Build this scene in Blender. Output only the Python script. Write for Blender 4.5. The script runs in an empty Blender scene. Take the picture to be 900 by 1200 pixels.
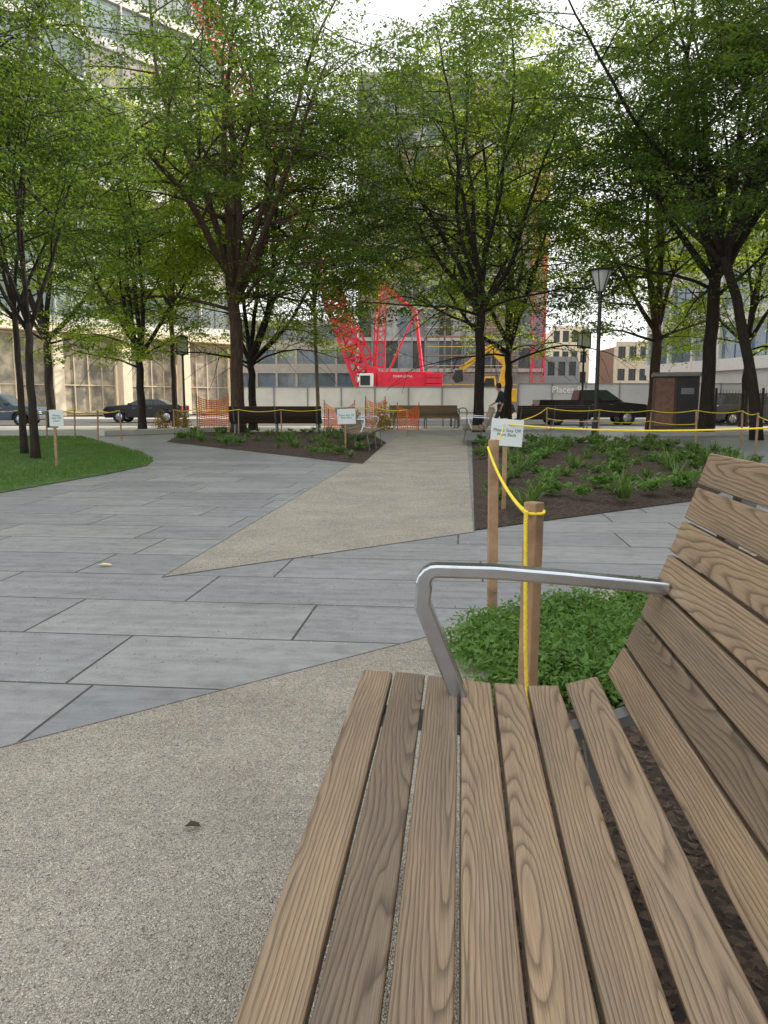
import bpy, math, random
import numpy as np
from mathutils import Vector, Matrix
random.seed(7)
rng = np.random.default_rng(7)
SC = bpy.context.scene
C = SC.collection
R = math.radians
CAMH = 1.08; TH = R(8.1); ST, CT = math.sin(TH), math.cos(TH)
PHI = R(5.65); S, K = math.sin(PHI), math.cos(PHI)

def ray(u, v):
    return (u-450, 900*CT-(v-600)*ST, -900*ST-(v-600)*CT)
def G(u, v, z=0.0):                       # ground point measured from the photograph
    x, y, w = ray(u, v); t = (CAMH-z)/(-w)
    return (x*t, y*t)
def D(u, v, Y):                           # point at depth Y
    x, y, w = ray(u, v); t = Y/y
    return Vector((x*t, Y, CAMH+w*t))
def QP(q, p):                             # path frame (across, along) to world
    return (q*K+p*S, -q*S+p*K)

# ------------------------------------------------------------------ mesh helpers
class MB:
    def __init__(s): s.v = []; s.f = []; s.uv = []; s.hasuv = False
    def add(s, vs, fs, uvs=None):
        o = len(s.v); s.v += [tuple(a) for a in vs]; s.f += [tuple(i+o for i in f) for f in fs]
        if uvs: s.hasuv = True; s.uv += uvs
        else: s.uv += [(0, 0)]*len(vs)
    def box(s, c, d, rz=0.0, M=None):
        vs = [Vector((x*d[0]/2, y*d[1]/2, z*d[2]/2)) for x in (-1, 1) for y in (-1, 1) for z in (-1, 1)]
        if M is None: M = Matrix.Rotation(rz, 3, 'Z')
        vs = [M @ a + Vector(c) for a in vs]
        s.add(vs, [(0, 1, 3, 2), (4, 6, 7, 5), (0, 4, 5, 1), (2, 3, 7, 6), (0, 2, 6, 4), (1, 5, 7, 3)])
    def beam(s, a, b, w, h=None):
        h = h or w; a = Vector(a); b = Vector(b); d = b-a; L = d.length
        q = d.to_track_quat('X', 'Z').to_matrix()
        s.box((a+b)/2, (L, w, h), M=q)
    def tube(s, pts, rad, n=8):
        pts = [Vector(p) for p in pts]
        if not hasattr(rad, '__len__'): rad = [rad]*len(pts)
        m = len(pts); t0 = (pts[1]-pts[0]).normalized()
        ref = Vector((0, 0, 1)) if abs(t0.z) < .9 else Vector((1, 0, 0))
        nrm = (ref-t0*ref.dot(t0)).normalized()
        vs = []
        for i, p in enumerate(pts):
            t = (pts[min(i+1, m-1)]-pts[max(i-1, 0)]).normalized()
            nrm = (nrm-t*nrm.dot(t)).normalized(); bn = t.cross(nrm)
            for k in range(n):
                a = 2*math.pi*k/n
                vs.append(p+(nrm*math.cos(a)+bn*math.sin(a))*rad[i])
        fs = [(i*n+k, i*n+(k+1) % n, (i+1)*n+(k+1) % n, (i+1)*n+k) for i in range(m-1) for k in range(n)]
        fs += [tuple(range(n))[::-1], tuple(range((m-1)*n, m*n))]
        s.add(vs, fs)
    def lathe(s, prof, n=20, c=(0, 0, 0), ph=0.0):
        vs = []
        for r, z in prof:
            for k in range(n):
                a = 2*math.pi*k/n+ph; vs.append((c[0]+r*math.cos(a), c[1]+r*math.sin(a), c[2]+z))
        m = len(prof)
        fs = [(i*n+k, i*n+(k+1) % n, (i+1)*n+(k+1) % n, (i+1)*n+k) for i in range(m-1) for k in range(n)]
        fs += [tuple(range(n))[::-1], tuple(range((m-1)*n, m*n))]
        s.add(vs, fs)
    def ext(s, poly, vec, uvs=None):
        n = len(poly); vec = Vector(vec); a = [Vector(p) for p in poly]
        vs = a+[p+vec for p in a]
        fs = [(i, (i+1) % n, n+(i+1) % n, n+i) for i in range(n)]+[tuple(range(n))[::-1], tuple(range(n, 2*n))]
        s.add(vs, fs, uvs)
    def quad(s, *p): s.add(p, [tuple(range(len(p)))])
    def build(s, name, mat, parent=None, smooth=False, bevel=0, loc=None, seg=2):
        me = bpy.data.meshes.new(name); me.from_pydata(s.v, [], s.f)
        if s.hasuv:
            ul = me.uv_layers.new(name='UVMap')
            li = np.zeros(len(me.loops), dtype=np.int32); me.loops.foreach_get('vertex_index', li)
            ul.data.foreach_set('uv', np.array(s.uv, dtype=np.float32)[li].ravel())
        me.materials.append(mat)
        if smooth: me.polygons.foreach_set('use_smooth', [True]*len(me.polygons))
        o = bpy.data.objects.new(name, me); C.objects.link(o)
        if parent: o.parent = parent
        if loc: o.location = loc
        if bevel:
            b = o.modifiers.new('Bevel', 'BEVEL'); b.width = bevel; b.segments = seg; b.limit_method = 'ANGLE'; b.angle_limit = R(35)
        return o

def tag(o, label=None, cat=None, group=None, kind=None):
    if label: o['label'] = label
    if cat: o['category'] = cat
    if group: o['group'] = group
    if kind: o['kind'] = kind
    return o
def thing(name, label, cat, loc=(0, 0, 0), rz=0.0, group=None):
    o = bpy.data.objects.new(name, None); C.objects.link(o); o.empty_display_size = .2
    loc = tuple(loc)
    o.location = loc if len(loc) == 3 else (loc[0], loc[1], 0); o.rotation_euler = (0, 0, rz)
    return tag(o, label, cat, group)
def dup(o, loc=None, rz=None, label=None, parent=None, group=None):
    c = o.copy(); C.objects.link(c); c.parent = parent
    if loc is not None: c.location = loc if len(loc) == 3 else (loc[0], loc[1], 0)
    if rz is not None: c.rotation_euler = (0, 0, rz)
    if label: c['label'] = label
    if group: c['group'] = group
    for ch in list(o.children): dup(ch, parent=c)
    return c

def np_mesh(name, verts, nper, faces, mat):
    N = len(verts)//nper; F, k = faces.shape
    idx = (faces[None]+(np.arange(N)*nper)[:, None, None]).reshape(-1)
    me = bpy.data.meshes.new(name)
    me.vertices.add(len(verts)); me.vertices.foreach_set('co', verts.astype(np.float32).ravel())
    me.loops.add(len(idx)); me.loops.foreach_set('vertex_index', idx.astype(np.int32))
    me.polygons.add(N*F); me.polygons.foreach_set('loop_start', (np.arange(N*F)*k).astype(np.int32))
    me.update(calc_edges=True); me.materials.append(mat)
    return me
def leaf_mesh(name, c, l, w, mat, up=.6, axis=None, spread=1.0):
    N = len(c)
    n = rng.normal(size=(N, 3)); n[:, 2] += up*2; n /= np.linalg.norm(n, axis=1)[:, None]
    a = rng.normal(size=(N, 3)) if axis is None else np.array(axis)[None]+rng.normal(size=(N, 3))*spread
    if axis is None: a -= n*(a*n).sum(1)[:, None]
    a /= np.linalg.norm(a, axis=1)[:, None]
    b = np.cross(n, a); b /= np.linalg.norm(b, axis=1)[:, None]
    sc = rng.uniform(.65, 1.25, N)[:, None]
    ll = a*l*sc/2; ww = b*w*sc/2
    v = np.stack([c-ll, c-ll*.1+ww, c+ll, c-ll*.1-ww], 1).reshape(-1, 3)
    return np_mesh(name, v, 4, np.array([[0, 1, 2, 3]]), mat)
def link(name, me, parent=None, loc=None):
    o = bpy.data.objects.new(name, me); C.objects.link(o)
    if parent: o.parent = parent
    if loc is not None: o.location = loc
    return o

# ------------------------------------------------------------------ material helpers
def nm(name):
    m = bpy.data.materials.new(name); m.use_nodes = True
    return m, m.node_tree, m.node_tree.nodes['Principled BSDF']
def sv(nt, sock, val):
    if isinstance(val, bpy.types.NodeSocket): nt.links.new(val, sock)
    else: sock.default_value = val
def MT(nt, op, a, b=None, c=None, clamp=False):
    n = nt.nodes.new('ShaderNodeMath'); n.operation = op; n.use_clamp = clamp
    for i, x in enumerate((a, b, c)):
        if x is not None: sv(nt, n.inputs[i], x)
    return n.outputs[0]
def MIX(nt, f, a, b, blend='MIX'):
    n = nt.nodes.new('ShaderNodeMix'); n.data_type = 'RGBA'; n.blend_type = blend
    sv(nt, n.inputs[0], f)
    for i, x in ((6, a), (7, b)):
        if isinstance(x, tuple): n.inputs[i].default_value = (*x, 1) if len(x) == 3 else x
        else: nt.links.new(x, n.inputs[i])
    return n.outputs[2]
def NOISE(nt, vec, scale, detail=3, rough=.55):
    n = nt.nodes.new('ShaderNodeTexNoise'); n.inputs['Scale'].default_value = scale
    n.inputs['Detail'].default_value = detail; n.inputs['Roughness'].default_value = rough
    nt.links.new(vec, n.inputs['Vector']); return n.outputs['Fac']
def RAMP(nt, f, pts):
    n = nt.nodes.new('ShaderNodeValToRGB'); e = n.color_ramp.elements
    while len(e) < len(pts): e.new(.5)
    for i, (p, c) in enumerate(pts):
        e[i].position = p; e[i].color = (*c, 1) if isinstance(c, tuple) else (c, c, c, 1)
    nt.links.new(f, n.inputs[0]); return n.outputs[0]
def BUMP(nt, h, st, dist, bs):
    n = nt.nodes.new('ShaderNodeBump'); n.inputs['Strength'].default_value = st; n.inputs['Distance'].default_value = dist
    nt.links.new(h, n.inputs['Height']); nt.links.new(n.outputs[0], bs.inputs['Normal'])
def OBJ(nt): return nt.nodes.new('ShaderNodeTexCoord').outputs['Object']
def COMB(nt, x, y, z=0.0):
    n = nt.nodes.new('ShaderNodeCombineXYZ')
    for i, a in enumerate((x, y, z)): sv(nt, n.inputs[i], a)
    return n.outputs[0]
def SEP(nt, v):
    n = nt.nodes.new('ShaderNodeSeparateXYZ'); nt.links.new(v, n.inputs[0]); return n.outputs
def simple(name, col, rough=.6, metal=0.0, var=.15, scale=4.0, bump=0.0, bscale=60.0):
    m, nt, bs = nm(name); o = OBJ(nt); f = NOISE(nt, o, scale, 4)
    f = RAMP(nt, f, [(.3, 0.0), (.7, 1.0)])
    a = tuple(c*(1-var) for c in col); b = tuple(min(1, c*(1+var)) for c in col)
    nt.links.new(MIX(nt, f, a, b), bs.inputs['Base Color'])
    bs.inputs['Roughness'].default_value = rough; bs.inputs['Metallic'].default_value = metal
    if bump: BUMP(nt, NOISE(nt, o, bscale, 4), bump, .01, bs)
    return m

# wood
def wood_mat(name, light, dark):
    m, nt, bs = nm(name)
    uv = nt.nodes.new('ShaderNodeUVMap').outputs[0]; u, v, _ = SEP(nt, uv)
    rd = nt.nodes.new('ShaderNodeNewGeometry').outputs['Random Per Island']
    r2 = MT(nt, 'FRACT', MT(nt, 'MULTIPLY', rd, 17.31)); r3 = MT(nt, 'FRACT', MT(nt, 'MULTIPLY', rd, 71.77))
    uu = MT(nt, 'ADD', u, MT(nt, 'MULTIPLY', rd, 40))
    dn = NOISE(nt, COMB(nt, MT(nt, 'MULTIPLY', uu, 3.2), MT(nt, 'MULTIPLY', v, 22), MT(nt, 'MULTIPLY', rd, 9)), 1, 2)
    dn = MT(nt, 'MULTIPLY', MT(nt, 'SUBTRACT', dn, .5), .020)
    y0 = MT(nt, 'MULTIPLY', MT(nt, 'SUBTRACT', r2, .5), .085)
    slow = NOISE(nt, COMB(nt, MT(nt, 'MULTIPLY', uu, .9), MT(nt, 'MULTIPLY', rd, 30), 0.0), 1, 1)
    z0 = MT(nt, 'ADD', MT(nt, 'MULTIPLY', r3, .022), MT(nt, 'MULTIPLY', MT(nt, 'SUBTRACT', slow, .42), .17))
    vy = MT(nt, 'SUBTRACT', v, y0)
    r = MT(nt, 'SQRT', MT(nt, 'ADD', MT(nt, 'MULTIPLY', vy, vy), MT(nt, 'MULTIPLY', z0, z0)))
    r = MT(nt, 'ADD', r, dn)
    ring = MT(nt, 'FRACT', MT(nt, 'DIVIDE', r, .0060))
    g = RAMP(nt, ring, [(0, .12), (.14, .40), (.34, .82), (.75, 1.0), (.92, .8), (1.0, .12)])
    fib = NOISE(nt, COMB(nt, MT(nt, 'MULTIPLY', uu, 9), MT(nt, 'MULTIPLY', v, 700), rd), 1, 3, .7)
    fib2 = RAMP(nt, fib, [(.33, .60), (.55, 1.0), (.75, 1.14)])
    blot = NOISE(nt, COMB(nt, MT(nt, 'MULTIPLY', uu, 2), MT(nt, 'MULTIPLY', v, 14), rd), 1, 3)
    base = MIX(nt, g, dark, light)
    base = MIX(nt, 1.0, base, fib2, 'MULTIPLY')
    tint = RAMP(nt, blot, [(.3, (.82, .83, .86)), (.7, (1.12, 1.09, 1.04))])
    base = MIX(nt, 1.0, base, tint, 'MULTIPLY')
    tone = RAMP(nt, r3, [(0, (.72, .73, .76)), (1, (1.22, 1.20, 1.14))])
    base = MIX(nt, 1.0, base, tone, 'MULTIPLY')
    nt.links.new(base, bs.inputs['Base Color'])
    bs.inputs['Roughness'].default_value = .46
    bs.inputs['Specular IOR Level'].default_value = .4
    hh = MT(nt, 'ADD', MT(nt, 'MULTIPLY', g, .6), MT(nt, 'MULTIPLY', fib, .8))
    BUMP(nt, hh, .4, .0015, bs)
    return m
WOOD = wood_mat('bench_wood', (.300, .222, .150), (.115, .078, .050))
WOOD_SHADED = wood_mat('shaded_bench_wood', (.07, .05, .038), (.03, .021, .015))  # same bench wood, with the shade on the far benches put into its colour

# paving
def paving_mat():
    m, nt, bs = nm('stone_paving'); o = OBJ(nt); x, y, z = SEP(nt, o)
    q = MT(nt, 'SUBTRACT', MT(nt, 'MULTIPLY', x, K), MT(nt, 'MULTIPLY', y, S))
    p = MT(nt, 'ADD', MT(nt, 'MULTIPLY', x, S), MT(nt, 'MULTIPLY', y, K))
    pr = MT(nt, 'DIVIDE', MT(nt, 'SUBTRACT', p, 3.35), .627)
    row = MT(nt, 'FLOOR', pr); fr = MT(nt, 'FRACT', pr)
    wn = nt.nodes.new('ShaderNodeTexWhiteNoise'); wn.noise_dimensions = '1D'; nt.links.new(row, wn.inputs['W'])
    qc = MT(nt, 'ADD', MT(nt, 'DIVIDE', q, 1.30), wn.outputs['Value'])
    col = MT(nt, 'FLOOR', qc); fc = MT(nt, 'FRACT', qc)
    d1 = MT(nt, 'MULTIPLY', MT(nt, 'MINIMUM', fr, MT(nt, 'SUBTRACT', 1.0, fr)), .627)
    d2 = MT(nt, 'MULTIPLY', MT(nt, 'MINIMUM', fc, MT(nt, 'SUBTRACT', 1.0, fc)), 1.30)
    d = MT(nt, 'MINIMUM', d1, d2)
    mr = nt.nodes.new('ShaderNodeMapRange'); nt.links.new(d, mr.inputs[0])
    mr.inputs[1].default_value = .0040; mr.inputs[2].default_value = .0080
    wc = nt.nodes.new('ShaderNodeTexWhiteNoise'); wc.noise_dimensions = '3D'
    nt.links.new(COMB(nt, row, col, 3.0), wc.inputs['Vector'])
    cell = RAMP(nt, wc.outputs['Value'], [(0, (.228, .238, .252)), (.5, (.255, .264, .275)), (1, (.288, .294, .300))])
    st = NOISE(nt, COMB(nt, MT(nt, 'MULTIPLY', q, 1.6), MT(nt, 'MULTIPLY', p, 13), MT(nt, 'MULTIPLY', wc.outputs['Value'], 20)), 1, 5, .65)
    stc = RAMP(nt, st, [(.3, .78), (.5, 1.0), (.7, 1.15)])
    fine = RAMP(nt, NOISE(nt, o, 160, 2), [(.3, .86), (.7, 1.1)])
    big = RAMP(nt, NOISE(nt, o, .8, 4), [(.3, .86), (.7, 1.10)])
    sp = RAMP(nt, NOISE(nt, o, 9, 5, .75), [(.36, .82), (.5, 1.0), (.66, 1.08)])
    c = MIX(nt, 1.0, cell, stc, 'MULTIPLY'); c = MIX(nt, 1.0, c, fine, 'MULTIPLY'); c = MIX(nt, 1.0, c, big, 'MULTIPLY'); c = MIX(nt, 1.0, c, sp, 'MULTIPLY')
    c = MIX(nt, mr.outputs[0], (.045, .042, .038), c)
    nt.links.new(c, bs.inputs['Base Color'])
    bs.inputs['Roughness'].default_value = .5
    h = MT(nt, 'ADD', mr.outputs[0], MT(nt, 'MULTIPLY', fine, .08))
    BUMP(nt, h, .6, .004, bs)
    return m
PAVE = paving_mat()

def gravel_mat():
    m, nt, bs = nm('crushed_stone'); o = OBJ(nt)
    vo = nt.nodes.new('ShaderNodeTexVoronoi'); vo.inputs['Scale'].default_value = 240; nt.links.new(o, vo.inputs['Vector'])
    v2 = nt.nodes.new('ShaderNodeTexVoronoi'); v2.inputs['Scale'].default_value = 600; nt.links.new(o, v2.inputs['Vector'])
    a = SEP(nt, vo.outputs['Color'])[0]
    c = RAMP(nt, a, [(0, (.27, .24, .20)), (.2, (.45, .412, .352)), (.8, (.56, .518, .45)), (1, (.74, .70, .62))])
    ed = RAMP(nt, vo.outputs['Distance'], [(.25, 1.0), (.8, .70)])
    c = MIX(nt, 1.0, c, ed, 'MULTIPLY')
    b = RAMP(nt, SEP(nt, v2.outputs['Color'])[1], [(0, .80), (1, 1.16)])
    c = MIX(nt, 1.0, c, b, 'MULTIPLY')
    big = RAMP(nt, NOISE(nt, o, 1.7, 5, .6), [(.32, (.80, .79, .77)), (.68, (1.10, 1.10, 1.09))])
    c = MIX(nt, 1.0, c, big, 'MULTIPLY')
    med = RAMP(nt, NOISE(nt, o, 22, 4, .7), [(.3, .86), (.7, 1.12)])
    c = MIX(nt, 1.0, c, med, 'MULTIPLY')
    nt.links.new(c, bs.inputs['Base Color']); bs.inputs['Roughness'].default_value = .9
    h = MT(nt, 'ADD', MT(nt, 'MULTIPLY', vo.outputs['Distance'], -1.0), MT(nt, 'MULTIPLY', NOISE(nt, o, 22, 4, .7), 1.8))
    h = MT(nt, 'ADD', h, MT(nt, 'MULTIPLY', NOISE(nt, o, 6, 3, .6), 4.0))
    BUMP(nt, h, 1.0, .006, bs)
    return m
GRAV = gravel_mat()

def mulch_mat():
    m, nt, bs = nm('bark_mulch'); o = OBJ(nt)
    vo = nt.nodes.new('ShaderNodeTexVoronoi'); vo.inputs['Scale'].default_value = 45; nt.links.new(o, vo.inputs['Vector'])
    c = RAMP(nt, SEP(nt, vo.outputs['Color'])[0], [(0, (.022, .015, .011)), (.6, (.055, .035, .025)), (1, (.12, .08, .055))])
    nt.links.new(c, bs.inputs['Base Color']); bs.inputs['Roughness'].default_value = .95
    BUMP(nt, NOISE(nt, o, 40, 5, .7), 1.0, .03, bs)
    return m
MULCH = mulch_mat()

def leaf_mat(name, c0, c1, tr, trc, rough=.5):
    m, nt, bs = nm(name)
    rd = nt.nodes.new('ShaderNodeNewGeometry').outputs['Random Per Island']
    big = NOISE(nt, OBJ(nt), .9, 2)
    f = MT(nt, 'ADD', MT(nt, 'MULTIPLY', rd, .6), MT(nt, 'MULTIPLY', big, .5), clamp=True)
    col = MIX(nt, f, c0, c1)
    nt.links.new(col, bs.inputs['Base Color']); bs.inputs['Roughness'].default_value = rough
    bs.inputs['Specular IOR Level'].default_value = .3
    t = nt.nodes.new('ShaderNodeBsdfTranslucent')
    nt.links.new(MIX(nt, f, tuple(x*.6 for x in trc), trc), t.inputs[0])
    mx = nt.nodes.new('ShaderNodeMixShader'); mx.inputs[0].default_value = tr
    nt.links.new(bs.outputs[0], mx.inputs[1]); nt.links.new(t.outputs[0], mx.inputs[2])
    nt.links.new(mx.outputs[0], nt.nodes['Material Output'].inputs[0])
    return m
LEAF = leaf_mat('tree_leaves', (.013, .034, .011), (.045, .088, .021), .45, (.24, .37, .04))  # darkened green: crown shade is put into the leaf colour
LEAF2 = leaf_mat('tree_leaves_sunny', (.032, .070, .016), (.11, .175, .03), .60, (.58, .74, .06))  # brighter yellow copy: sunny glow is put into the leaf colour
PLANT = leaf_mat('bed_plants', (.05, .11, .03), (.15, .24, .06), .3, (.2, .34, .06))
COVER = leaf_mat('ground_cover_leaves', (.055, .14, .028), (.16, .29, .06), .35, (.22, .38, .07))
GRASSM = leaf_mat('lawn_grass', (.06, .13, .025), (.13, .24, .045), .3, (.2, .36, .06))
FLOWR = leaf_mat('shrub_leaves', (.30, .13, .03), (.38, .32, .06), .4, (.5, .38, .06))
def bark_mat(name, a, b):
    m, nt, bs = nm(name); o = OBJ(nt); x, y, z = SEP(nt, o)
    n = NOISE(nt, COMB(nt, MT(nt, 'MULTIPLY', x, 16), MT(nt, 'MULTIPLY', y, 16), MT(nt, 'MULTIPLY', z, 3.5)), 1, 5, .65)
    nt.links.new(RAMP(nt, n, [(.3, a), (.7, b)]), bs.inputs['Base Color']); bs.inputs['Roughness'].default_value = .9
    BUMP(nt, n, 1.0, .05, bs); return m
BARK = bark_mat('dark_bark', (.012, .009, .007), (.045, .032, .024))
BARK2 = bark_mat('brown_bark', (.035, .022, .016), (.13, .082, .054))
BARKP = bark_mat('pale_bark', (.13, .11, .08), (.28, .24, .19))
def varied(name, cols, rough=.3, spec=.6):
    m, nt, bs = nm(name); rd = nt.nodes.new('ShaderNodeObjectInfo').outputs['Random']
    n = len(cols); c = RAMP(nt, rd, [(i/n, cols[i]) for i in range(n)])
    c.node.color_ramp.interpolation = 'CONSTANT'
    nz = RAMP(nt, NOISE(nt, OBJ(nt), .8, 3), [(.3, .7), (.7, 1.2)])
    nt.links.new(MIX(nt, 1.0, c, nz, 'MULTIPLY'), bs.inputs['Base Color'])
    bs.inputs['Roughness'].default_value = rough; bs.inputs['Specular IOR Level'].default_value = spec
    return m

STEEL = simple('brushed_steel', (.56, .61, .68), .22, 1.0, .06, 30)
DSTEEL = simple('dark_steel', (.05, .052, .055), .45, .6, .2)
GALV = simple('grey_painted_steel', (.22, .23, .24), .45, .5, .1)
BLACK = simple('black_paint', (.018, .018, .02), .4, 0, .2)
STAKE = simple('stake_timber', (.34, .22, .13), .75, 0, .35, 9, .3, 90)
ROPE = simple('yellow_rope', (.85, .66, .04), .6, 0, .12, 60)
WHITE = simple('white_paint', (.78, .78, .76), .5, 0, .04)
PAPER = simple('sign_paper', (.68, .74, .74), .5, 0, .03)
INK = simple('sign_ink', (.015, .09, .06), .6, 0, .05)
ORANGE = simple('orange_net', (.98, .22, .04), .6, 0, .1)
RED = simple('crane_red', (.70, .022, .055), .4, 0, .15, 2)
YEL = simple('machine_yellow', (.72, .42, .03), .45, 0, .15, 2)
ASPH = simple('asphalt', (.10, .10, .10), .9, 0, .2, 1.2, .4, 80)
CONC = simple('concrete', (.45, .43, .40), .8, 0, .12, 1.5, .2, 30)
SIDEW = simple('sidewalk_concrete', (.46, .44, .40), .85, 0, .12, .7)
GRAN = simple('kerb_granite', (.45, .44, .42), .7, 0, .2, 30)
EDGE = simple('edging_steel', (.20, .195, .19), .7, .2, .2, 20)
CREAM = simple('cream_stone', (.80, .70, .53), .7, 0, .08, 2)
TAN = simple('tan_cladding', (.58, .50, .38), .7, 0, .1, 2)
BRICK = simple('red_brown_brick', (.26, .15, .11), .85, 0, .25, 6)
FRAMEC = simple('site_concrete', (.42, .41, .40), .85, 0, .25, .4)
PALEG = simple('pale_grey_cladding', (.50, .50, .49), .7, 0, .12, .5)
BROWNC = simple('brown_cladding', (.13, .085, .062), .7, 0, .25, .6)
TOWERW = simple('open_floor_shade', (.22, .22, .23), .8, 0, .35, .3)
DGREY = simple('grey_cladding', (.24, .245, .25), .7, 0, .25, .6)
MULL = simple('pale_mullion', (.62, .62, .60), .5, .1, .05)
def glass_mat(name, c, rough=.07, var=.5, spec=.9):
    m = simple(name, c, rough, 0.0, var, .25); m.node_tree.nodes['Principled BSDF'].inputs['Specular IOR Level'].default_value = spec
    return m
GLASS = varied('curtain_glass', [(.26, .33, .34), (.20, .26, .27), (.34, .40, .40), (.18, .22, .23), (.38, .36, .30)], .08, .9)
GLASSD = glass_mat('dark_glass', (.035, .045, .05), .2, .5, .5)
GLASSB = varied('blue_glass', [(.14, .20, .27), (.10, .14, .18), (.2, .25, .3)], .1, .9)
TOWERP = varied('hazed_unfinished_panels', [(.09, .11, .13), (.24, .29, .33), (.26, .19, .15), (.07, .075, .08), (.40, .42, .43), (.16, .21, .24), (.32, .24, .17)], .35, .5)  # panel tones lightened: distance haze is put into their colour
TYRE = simple('tyre_rubber', (.02, .02, .02), .9)
HOARD = simple('hoarding_sheet', (.42, .42, .42), .7, 0, .12, .6)
HOARDL = simple('hoarding_pale', (.55, .53, .48), .7, 0, .14, .6)
EARTH = simple('site_earth', (.24, .20, .16), .95, 0, .2, .3)
FROST = simple('frosted_glass', (.62, .64, .62), .35, 0, .05)

# ------------------------------------------------------------------ ground
def sheet(name, poly, z, mat, kind='structure'):
    mb = MB(); mb.quad(*[(x, y, z) for x, y in poly]); o = mb.build(name, mat); tag(o, kind=kind)
    if o.data.polygons[0].normal.z < 0: o.data.flip_normals()
    return o
sheet('ground', [(-1500, -1500), (1500, -1500), (1500, 1500), (-1500, 1500)], -.16, EARTH)
sheet('street', [(-300, 36.3), (300, 36.3), (300, 53), (-300, 53)], -.13, ASPH)
mb = MB(); mb.quad((-300, 44.4, -.126), (300, 44.4, -.126), (300, 44.53, -.126), (-300, 44.53, -.126))
tag(mb.build('road_marking', simple('marking_yellow', (.6, .45, .08), .7)), kind='structure')
mb = MB(); mb.box((0, 36.1, -.07), (600, .3, .14)); tag(mb.build('kerb', GRAN, bevel=.02), kind='structure')
mb = MB(); mb.box((0, 57, -.08), (600, 8, .14)); tag(mb.build('far_pavement', SIDEW, bevel=.02), kind='structure')
sheet('plaza_paving', [(-60, -40), (60, -40), (60, 31), (-60, 31)], 0, PAVE)
sheet('pavement', [(-60, 31), (60, 31), (60, 35.95), (-60, 35.95)], 0, SIDEW)
p0 = G(190, 677); p1 = G(555, 624)
sheet('gravel_path', [p0, p1, QP(.2, 26), QP(-2.0, 26)], .004, GRAV)
a = Vector(G(0, 878)); b = Vector(G(510, 745)); dd = (b-a).normalized()
e0 = a-dd*14; e1 = b+dd*5
sheet('gravel_area', [tuple(e0), tuple(e1), (e1.x+1, -12), (e0.x, -12)], .004, GRAV)
def edging(name, pts, w=.004, h=.007):
    mb = MB()
    for i in range(len(pts)-1):
        mb.beam((*pts[i], h/2), (*pts[i+1], h/2), w, h)
    tag(mb.build(name, EDGE), kind='structure')
edging('steel_edging', [tuple(e0), tuple(e1)])
edging('steel_edging', [p0, p1]); edging('steel_edging', [p0, QP(-2.0, 26)]); edging('steel_edging', [p1, QP(.2, 26)])

def bed(name, poly, z, mat, mound=.05):
    P = np.array(poly); c = P.mean(0); rings = 14; n = 60
    seg = []
    m = len(P)
    for i in range(m):
        for t in np.linspace(0, 1, n//m, endpoint=False): seg.append(P[i]*(1-t)+P[(i+1) % m]*t)
    seg = np.array(seg); n = len(seg); vs = []
    for r in range(rings+1):
        f = 1-r/rings
        for k in range(n):
            q = c+(seg[k]-c)*max(f, .001)
            hh = z+mound*(1-f**3)+(random.uniform(-.012, .012) if r else 0)
            vs.append((q[0], q[1], hh))
    fs = [(r*n+k, r*n+(k+1) % n, (r+1)*n+(k+1) % n, (r+1)*n+k) for r in range(rings) for k in range(n)]
    mb = MB(); mb.add(vs, fs); o = mb.build(name, mat, smooth=True)
    if sum(p.normal.z for p in o.data.polygons) < 0: o.data.flip_normals()
    tag(o, kind='structure'); return o
def inpoly(poly, n):
    P = np.array(poly); lo = P.min(0); hi = P.max(0); out = []
    tot = 0
    while tot < n:
        X = rng.uniform(lo, hi, (n*2, 2)); ins = np.zeros(len(X), bool); j = len(P)-1
        for i in range(len(P)):
            cnd = ((P[i, 1] > X[:, 1]) != (P[j, 1] > X[:, 1])) & (X[:, 0] < (P[j, 0]-P[i, 0])*(X[:, 1]-P[i, 1])/(P[j, 1]-P[i, 1]+1e-12)+P[i, 0])
            ins ^= cnd; j = i
        out.append(X[ins]); tot += ins.sum()
    return np.concatenate(out)[:n]
BEDR = [G(556, 622), G(830, 585), G(905, 546), G(770, 518), G(553, 518)]
bed('planting_bed', BEDR, .008, MULCH, .10)
bb = b+dd*4.3
BEDN = [QP(.12, 3.42), (bb.x, bb.y-.05), (bb.x+.5, -4), QP(.12, -4)]
bed('planting_bed', BEDN, .010, MULCH, .02)
BEDL = [G(195, 518), G(425, 544), G(453, 519), G(430, 506), G(215, 507)]
bed('planting_bed', BEDL, .008, MULCH, .10)
LAWN = [G(-260, 612), G(0, 578), G(130, 555), G(172, 546), G(180, 540), G(165, 532), G(95, 513), G(-200, 512)]
bed('lawn', LAWN, .008, simple('lawn_base', (.06, .125, .028), .95, 0, .3, 3, .6, 60), .05)

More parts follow.
